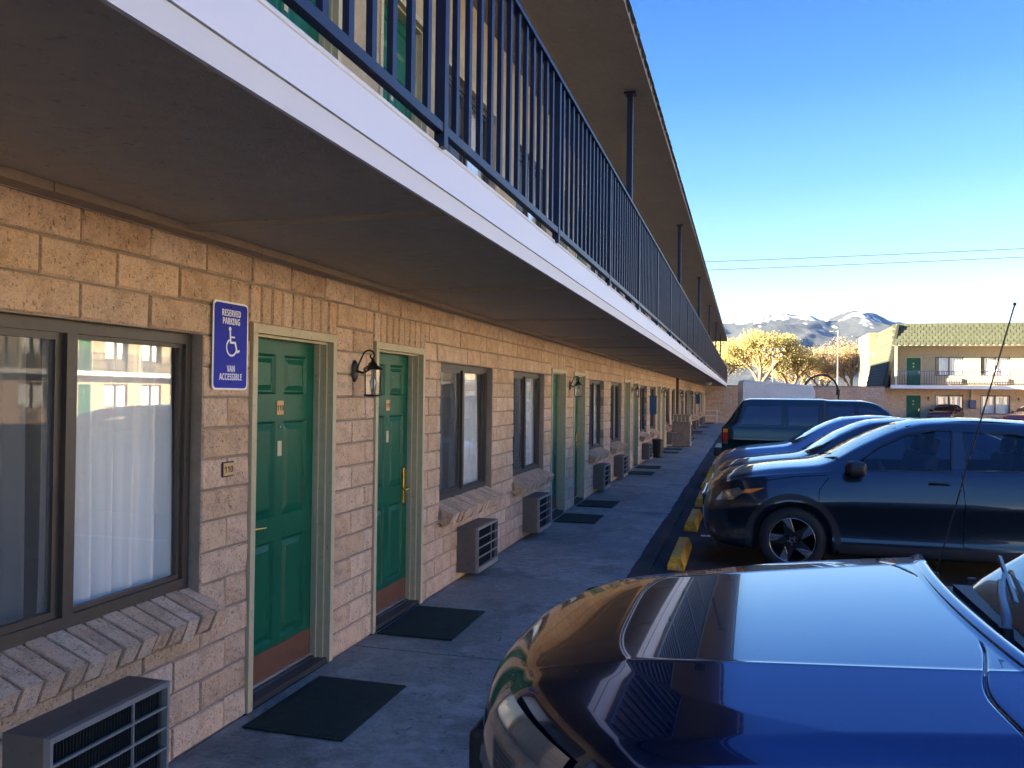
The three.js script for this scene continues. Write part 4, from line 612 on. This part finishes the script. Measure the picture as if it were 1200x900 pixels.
// two saloons beyond it and two near the far wing
function makeSedan(name, label, x, z, turn, P, k = 1, y = -0.032) {
  const o = thing(name, label, 'car', x, y, z, turn); const q = (a) => a.map(([u, v]) => [u, v]);
  const s = { len: 4.65, r: 0.325, axles: [0.92, 3.62], track: 0.77, alloy: 0, paint: P,
    yb: [[0, 0.38], [0.1, 0.26], [0.9, 0.19], [3.7, 0.19], [4.4, 0.26], [4.65, 0.4]], w: [[0, 0.55], [0.1, 0.74], [0.35, 0.84], [0.8, 0.88], [3.6, 0.88], [4.2, 0.83], [4.65, 0.64]],
    yB: [[0, 0.62], [0.1, 0.74], [0.4, 0.83], [1.2, 0.92], [2.4, 0.96], [3.5, 0.99], [4.3, 0.97], [4.6, 0.88], [4.65, 0.8]], wB: [[0, 0.5], [0.2, 0.72], [0.7, 0.79], [2, 0.80], [3.6, 0.79], [4.3, 0.73], [4.65, 0.6]],
    yT: [[0, 0.64], [0.06, 0.74], [0.2, 0.83], [0.6, 0.92], [1.15, 0.985], [1.2, 1.0], [1.65, 1.24], [2.1, 1.405], [2.6, 1.44], [3.1, 1.40], [3.5, 1.26], [3.95, 1.06], [4.0, 1.045], [4.5, 1.02], [4.62, 0.95], [4.65, 0.85]].map(([u, v]) => [u, v * (v > 1 ? k : 1)]),
    wT: [[0, 0.42], [0.2, 0.6], [1.15, 0.69], [1.65, 0.63], [2.1, 0.57], [3.0, 0.55], [3.9, 0.62], [4.4, 0.64], [4.65, 0.52]], cr: [[0, 0.02], [0.4, 0.03], [2.2, 0.045], [4.65, 0.02]],
    windows: [[[1.58, 1.0], [2.42, 1.005], [2.42, 1.355], [2.15, 1.34], [1.8, 1.19]], [[2.5, 1.01], [3.3, 1.03], [3.4, 1.08], [3.05, 1.30], [2.5, 1.355]]], windscreen: [[1.24, -0.6], [1.22, 0], [1.24, 0.6], [2.04, 0.49], [2.08, 0], [2.04, -0.49]], rearscreen: [[3.18, -0.46], [3.86, -0.55], [3.9, 0], [3.86, 0.55], [3.18, 0.46]],
    mirror: [1.6, 0.99], handles: [[2.28, 0.86], [3.2, 0.88]], seams: [[[1.28, 0.86], [1.25, 0.35]], [[2.46, 0.93], [2.46, 0.3]]],
    patches: [['headlight', [[0.10, 0.62], [0.22, 0.74], [0.48, 0.79], [0.40, 0.68], [0.2, 0.62]], CM.lens], ['tail_light', [[4.3, 0.72], [4.55, 0.72], [4.58, 0.87], [4.28, 0.9]], CM.red]] };
  const B = makeCar(o, s); part('grille', rb(0.05, 0.14, 0.8, 0.02, 0.01, 0.55, 0), CM.plastic, o); part('grille_trim', rb(0.02, 0.018, 0.86, 0.006, -0.012, 0.635, 0), M.chrome, o); part('wiper', [-0.45, 0.15].map(zz => bar([1.24, 1.05, zz], [1.32, 1.09, zz + 0.5], 0.02, 0.012)), CM.plastic, o); part('rear_plate', rb(0.012, 0.15, 0.3, 0.004, 4.655, 0.7, 0), CM.plate, o);
  return o;
}
makeSedan('black_sedan', 'glossy black saloon parked nose-in between two other cars', -0.42, -12.35, 0, paint([0.02, 0.03, 0.05], 0.35, 0.6), 1.035);
makeSedan('silver_sedan', 'silver-blue saloon parked nose-in beside the empty stall', -0.48, -14.9, 0, paint([0.22, 0.27, 0.36], 0.35, 0.7), 1.02);
makeSedan('maroon_sedan', 'dark maroon saloon parked against the far wing', 13.0, -63.4, Math.PI / 2 - 0.45, paint([0.10, 0.008, 0.012], 0.4, 0.4), 1.0);
makeSedan('red_sedan', 'bright red saloon parked against the far wing', 16.8, -60.4, Math.PI - 2.35, paint([0.30, 0.012, 0.015], 0.4, 0.3), 1.02);
// pickup with canopy, backed in
{
  const o = thing('pickup_truck', 'dark green pickup truck with matching canopy, tail to the walkway', 'pickup truck', 4.78, -0.032, -19.95, Math.PI);
  const s = { len: 5.25, r: 0.36, axles: [0.95, 4.12], track: 0.78, alloy: 0, paint: paint([0.004, 0.02, 0.02], 0.3, 0.6),
    yb: [[0, 0.42], [0.1, 0.36], [1, 0.36], [4.9, 0.40], [5.25, 0.50]], w: [[0, 0.66], [0.1, 0.8], [0.5, 0.89], [1, 0.91], [5.0, 0.91], [5.25, 0.88]],
    yB: [[0, 0.80], [0.1, 0.92], [0.5, 1.0], [1.4, 1.06], [2.2, 1.10], [5.1, 1.12], [5.25, 1.10]], wB: [[0, 0.6], [0.2, 0.78], [0.8, 0.84], [5.0, 0.865], [5.25, 0.85]],
    yT: [[0, 0.82], [0.08, 0.95], [0.4, 1.04], [1.25, 1.10], [1.3, 1.12], [1.75, 1.46], [2.05, 1.66], [2.35, 1.71], [3.0, 1.715], [3.1, 1.735], [4.6, 1.735], [4.78, 1.70], [5.05, 1.34], [5.2, 1.16], [5.25, 1.12]], wT: [[0, 0.5], [0.3, 0.68], [1.3, 0.72], [2.0, 0.62], [3.0, 0.63], [3.1, 0.68], [4.7, 0.68], [5.1, 0.78], [5.25, 0.8]], cr: [[0, 0.02], [2, 0.04], [3, 0.04], [4.7, 0.035], [5.25, 0.01]],
    windows: [[[1.75, 1.13], [2.38, 1.14], [2.38, 1.60], [2.12, 1.58], [1.9, 1.42]], [[2.50, 1.14], [3.02, 1.14], [3.02, 1.6], [2.50, 1.61]], [[3.22, 1.18], [3.85, 1.18], [3.85, 1.6], [3.22, 1.6]], [[3.98, 1.18], [4.86, 1.2], [4.70, 1.6], [3.98, 1.6]]],
    windscreen: [[1.36, -0.6], [1.34, 0], [1.36, 0.6], [1.98, 0.54], [2.02, 0], [1.98, -0.54]], rearscreen: [[4.8, -0.56], [5.06, -0.62], [5.06, 0.62], [4.8, 0.56]],
    mirror: [1.8, 1.14], mirrorMat: CM.plastic, handles: [[2.35, 1.0]], seams: [[[3.10, 1.70], [3.10, 0.42]], [[2.44, 1.09], [2.44, 0.45]], [[1.62, 1.0], [1.6, 0.5]]],
    patches: [['cab_gap', [[3.065, 1.10], [3.125, 1.10], [3.125, 1.69], [3.065, 1.69]], CM.plastic], ['tail_light', [[5.12, 0.80], [5.225, 0.80], [5.225, 1.0], [5.12, 1.0]], CM.red], ['tail_indicator', [[5.12, 1.005], [5.225, 1.005], [5.22, 1.08], [5.12, 1.08]], CM.amber], ['reversing_lamp', [[5.12, 0.74], [5.225, 0.74], [5.225, 0.795], [5.12, 0.795]], CM.lens], ['headlight', [[0.10, 0.76], [0.34, 0.80], [0.36, 0.93], [0.14, 0.9]], CM.lens]] };
  makeCar(o, s);
  part('rear_bumper', [rb(0.20, 0.20, 1.7, 0.03, 5.32, 0.56, 0)], CM.rim, o); part('tailgate_lamp', [1, -1].map(k => rb(0.03, 0.30, 0.14, 0.01, 5.245, 0.9, k * 0.79)), CM.red, o); part('tailgate', rb(0.02, 0.5, 1.36, 0.01, 5.25, 0.86, 0), s.paint, o);
}
// white trailer behind the pickup
{
  const o = thing('cargo_trailer', 'white enclosed cargo trailer with rounded nose behind the pickup', 'trailer', -0.15, -0.032, -39.6, 0.12);
  const sh = [[0, 0.5], [0.02, 2.46], [0.08, 2.54], [2.75, 2.34], [2.95, 2.28], [3.05, 2.05], [3.05, 0.5]];
  part('box', prism(sh, 2.0, 0.03).translate(0, 0, -1.0), rough([0.72, 0.74, 0.76], 0.4, { map: dirtMap }), o);
  part('edge_trim', [b2(-0.02, 0.05, 0.5, 2.45, 1.03, 1.045), b2(0.05, 3.0, 0.47, 0.55, 1.03, 1.045), bar([0.05, 2.50, 1.04], [2.75, 2.30, 1.04], 0.05, 0.012)], M.alu, o);
  for (const x of [1.1, 1.85]) for (const k of [1, -1]) wheelParts(o, x, 0.33, k * 1.02, 0.33, 0.2, k, 0);
  part('hitch', [bar([2.9, 0.5, 0.5], [4.1, 0.5, 0], 0.08, 0.06), bar([2.9, 0.5, -0.5], [4.1, 0.5, 0], 0.08, 0.06), cyl(0.03, 0.03, 0.6, 10).translate(3.9, 0.3, 0)], M.black, o);
}
// ---------------------------------------------------------------- dark blue car in the foreground
{
  const FX = -0.74, FZ = -2.57, o = thing('dark_suv', 'dark blue metallic car with a raised hood bulge and whip antenna', 'car', FX, -0.032, FZ);
  const P = paint([0.018, 0.045, 0.13], 0.16, 0.9);
  const s = { len: 4.7, r: 0.37, axles: [0.95, 3.7], track: 0.80, alloy: 1, paint: P,
    yb: [[0, 0.45], [0.1, 0.34], [0.9, 0.28], [3.8, 0.28], [4.5, 0.36], [4.7, 0.5]], w: [[0, 0.42], [0.08, 0.56], [0.2, 0.68], [0.35, 0.78], [0.5, 0.84], [0.8, 0.895], [3.8, 0.905], [4.4, 0.86], [4.7, 0.7]],
    yB: [[0, 0.62], [0.1, 0.70], [0.5, 0.78], [1.35, 0.90], [1.5, 1.08], [1.8, 1.12], [4.4, 1.16], [4.7, 0.95]], wB: [[0, 0.36], [0.2, 0.6], [0.4, 0.72], [0.8, 0.8], [1.4, 0.8], [2, 0.84], [4.2, 0.82], [4.7, 0.65]],
    yT: [[0, 0.64], [0.1, 0.74], [0.4, 0.86], [1.38, 1.02], [1.50, 1.10], [1.56, 1.155], [1.95, 1.42], [2.35, 1.63], [2.7, 1.70], [3.8, 1.68], [4.3, 1.55], [4.6, 1.15], [4.7, 0.97]], wT: [[0, 0.3], [0.3, 0.58], [1.4, 0.66], [1.56, 0.72], [2.3, 0.60], [4.2, 0.58], [4.7, 0.6]], cr: [[0, 0.02], [1.4, 0.03], [2.5, 0.05], [4.7, 0.02]],
    windows: [[[1.95, 1.16], [2.75, 1.17], [2.75, 1.58], [2.55, 1.57], [2.25, 1.44]], [[2.85, 1.17], [3.6, 1.18], [3.6, 1.57], [2.85, 1.58]], [[3.7, 1.19], [4.25, 1.2], [4.1, 1.52], [3.7, 1.56]]], windscreen: [[1.60, -0.64], [1.57, 0], [1.60, 0.64], [2.28, 0.52], [2.32, 0], [2.28, -0.52]], rearscreen: [[4.33, -0.48], [4.56, -0.52], [4.56, 0.52], [4.33, 0.48]],
    mirror: [1.98, 1.14], handles: [[2.6, 1.02], [3.5, 1.03]], seams: [[[1.55, 0.95], [1.5, 0.4]], [[2.8, 1.1], [2.8, 0.4]]],
    patches: [['tail_light', [[4.3, 0.85], [4.6, 0.85], [4.56, 1.1], [4.3, 1.15]], CM.red]] };
  makeCar(o, s);
  // hood and wing tops: one sheet over the front, plan edge rounded at the nose, raised bulge, rolled rear lip
  const HW = 0.915, Xf = (b) => 0.42 * Math.abs(b) ** 2.7, Xr = (b) => 1.275 + 0.075 * b * b;
  const base = (X) => 1.070 + 0.128 * X - 0.014 * X * X;
  const seamX = (b) => Xr(b) - 0.105 * sstep(0.33, 0.80, Math.abs(b));
  const crease = (X) => 0.49 + 0.11 * sstep(0.25, 1.45, X);
  const height = (X, z, b0) => {
    const b = Math.min(1, Math.abs(b0)), az = Math.abs(z), dF = X - Xf(b), dS = HW - az, hw2 = crease(X); let y = base(X) - 0.010 * (az / HW) ** 2;
    const q = (d, ex, ey, p = 2) => { const t = 1 - clamp(d / ex); return ey * (1 - Math.max(0, 1 - t ** p * 0.985) ** (1 / p)); };
    y -= q(dF, 0.15, 0.24, 2.3) + q(dS, 0.06, 0.10);
    const front = 0.40 + 0.06 * (az / 0.5) ** 4, soft = (v, e) => v <= -e ? 0 : v >= e ? v : (v + e) ** 2 / (4 * e);
    y -= 0.088 * soft(az - hw2, 0.006) + 0.085 * soft(front - X, 0.008) * (1 - 0.5 * sstep(hw2 - 0.02, hw2 + 0.1, az));
    y += 0.0011 * Math.exp(-(((az - hw2 + 0.007) / 0.007) ** 2)) * sstep(-0.02, 0.06, X - front) + 0.0016 * Math.exp(-(((X - front - 0.008) / 0.009) ** 2)) * sstep(0.01, -0.02, az - hw2);
    return y;
  };
  const rows = [0, 0.002, 0.006, 0.012, 0.02, 0.03, 0.045, 0.06, 0.08, 0.10, 0.12, 0.14, 0.16]; const P3 = [], I = [];
  const fr = []; for (let i = 0; i <= 280; i++) { const t = i / 280; fr.push(t < 0.55 ? t / 0.55 * 0.38 : 0.38 + (t - 0.55) / 0.45 * 0.62); }
  const pos = []; for (let i = 0; i < 60; i++) pos.push(0.52 * i / 60); for (const e of [0.52, 0.53, 0.537, 0.541, 0.544, 0.546, 0.548, 0.55, 0.552, 0.554, 0.557, 0.562, 0.57, 0.58]) pos.push(e); for (let i = 1; i <= 60; i++) pos.push(lerp(0.58, HW, 1 - (1 - i / 60) ** 1.3));
  const bs = [...pos.slice(1).reverse().map(v => -v / HW), ...pos.map(v => v / HW)];
  let R = 0;
  for (const bb of bs) {
    const col = [], x0 = Xf(bb), xe = seamX(bb), xr = Xr(bb), n0 = Math.abs(bb) * HW;
    const zAt = (x) => { const h = crease(x), m = n0 < 0.55 ? n0 / 0.55 * h : h + (n0 - 0.55) / (HW - 0.55) * (HW - h); return Math.sign(bb) * m; };
    const push = (x, dy = 0, xh = x) => { const z = zAt(xh); col.push([x, height(xh, z, bb) + dy, z]); };
    push(x0 - 0.012, -0.22, x0); push(x0 - 0.006, -0.08, x0);
    for (const d of rows) push(x0 + d);
    for (const t of fr.slice(1)) push(lerp(x0 + 0.16, xe - 0.004, t));
    const gap = 0.012 * sstep(0.36, 0.42, Math.abs(bb));
    push(xe - 0.0025, -gap * 0.3); push(xe - 0.0015, -gap); push(xe + 0.0015, -gap); push(xe + 0.0025, -gap * 0.3);
    for (const t of [0.1, 0.35, 0.7, 1]) push(lerp(xe + 0.004, xr, t));
    for (const [dx, dy] of [[0.008, 0.001], [0.015, 0.006], [0.024, 0.012], [0.034, 0.0155], [0.044, 0.015], [0.053, 0.010], [0.059, 0.001], [0.061, -0.012], [0.059, -0.04], [0.055, -0.1]]) push(xr + dx, dy, xr);
    R = col.length; P3.push(...col.flat());
  }
  for (let i = 0; i + 1 < bs.length; i++) for (let j = 0; j + 1 < R; j++) { const A = i * R + j, Bq = (i + 1) * R + j; I.push(A, Bq, A + 1, A + 1, Bq, Bq + 1); }
  const hg = new THREE.BufferGeometry(); hg.setAttribute('position', new THREE.Float32BufferAttribute(P3, 3)); hg.setIndex(I); hg.computeVertexNormals();
  const sk = []; for (const k of [1, -1]) sk.push(b2(0.45, 1.5, 0.62, 0.93, k * HW - 0.003, k * HW + 0.003));
  part('hood', hg, phys([0.018, 0.045, 0.13], 0.14, { metalness: 0.9, clearcoat: 1, clearcoatRoughness: 0.0, map: flakeMap }), o);
  part('front_wing', sk, P, o);
  part('cowl', [b2(1.36, 1.66, 1.05, 1.105, -0.76, 0.76), b2(1.46, 1.64, 1.105, 1.125, -0.7, 0.7)], CM.plastic, o);
  part('grille', [rb(0.06, 0.16, 0.7, 0.02, 0.03, 0.76, 0)], CM.plastic, o); part('bumper', rb(0.2, 0.22, 0.8, 0.06, 0.13, 0.55, 0), P, o);
  for (const k of [1, -1]) { const q = [], ix = [], nu = 24, nv = 10; for (let i = 0; i <= nu; i++) for (let j = 0; j <= nv; j++) { const b = k * lerp(0.60, 0.93, i / nu), d = lerp(0.0, 0.075 - 0.02 * i / nu, j / nv), x = Xf(b) + d, z = b * HW; q.push(x - 0.006, height(x, z, b) + 0.003, z + k * 0.003); } for (let i = 0; i < nu; i++) for (let j = 0; j < nv; j++) { const a = i * (nv + 1) + j, c2 = a + nv + 1; ix.push(a, c2, a + 1, a + 1, c2, c2 + 1); } const hgm = new THREE.BufferGeometry(); hgm.setAttribute('position', new THREE.Float32BufferAttribute(q, 3)); hgm.setIndex(ix); hgm.computeVertexNormals(); part('headlight', hgm, CM.lens, o); }
  for (const zz of [0.03, 0.66]) { const w = part('wiper', [tube([[1.43, 1.15, zz], [1.445, 1.178, zz - 0.05], [1.475, 1.20, zz - 0.2], [1.515, 1.215, zz - 0.36]], 0.013, 20, 8).scale(1, 1, 1), bar([1.515, 1.213, zz - 0.35], [1.55, 1.225, zz - 0.46], 0.012, 0.006), bar([1.50, 1.195, zz - 0.16], [1.60, 1.235, zz - 0.70], 0.010, 0.014)], rough([0.16, 0.17, 0.18], 0.4), o); part('wiper_pivot', [cyl(0.018, 0.022, 0.06, 14).translate(1.43, 1.135, zz)], CM.plastic, w); }
  part('washer_jet', [rb(0.025, 0.012, 0.02, 0.004, 1.44, 1.212, -0.36), rb(0.025, 0.012, 0.02, 0.004, 1.44, 1.212, 0.36)], CM.plastic, o);
  part('antenna', [tube([[1.42, 1.12, -0.80], [1.68, 2.13, -0.80]], 0.0028, 4, 6), cyl(0.014, 0.018, 0.03, 12).translate(1.42, 1.13, -0.80), new THREE.SphereGeometry(0.006, 10, 8).translate(1.68, 2.13, -0.80)], M.black, o);
}
renderer.render(scene, camera);
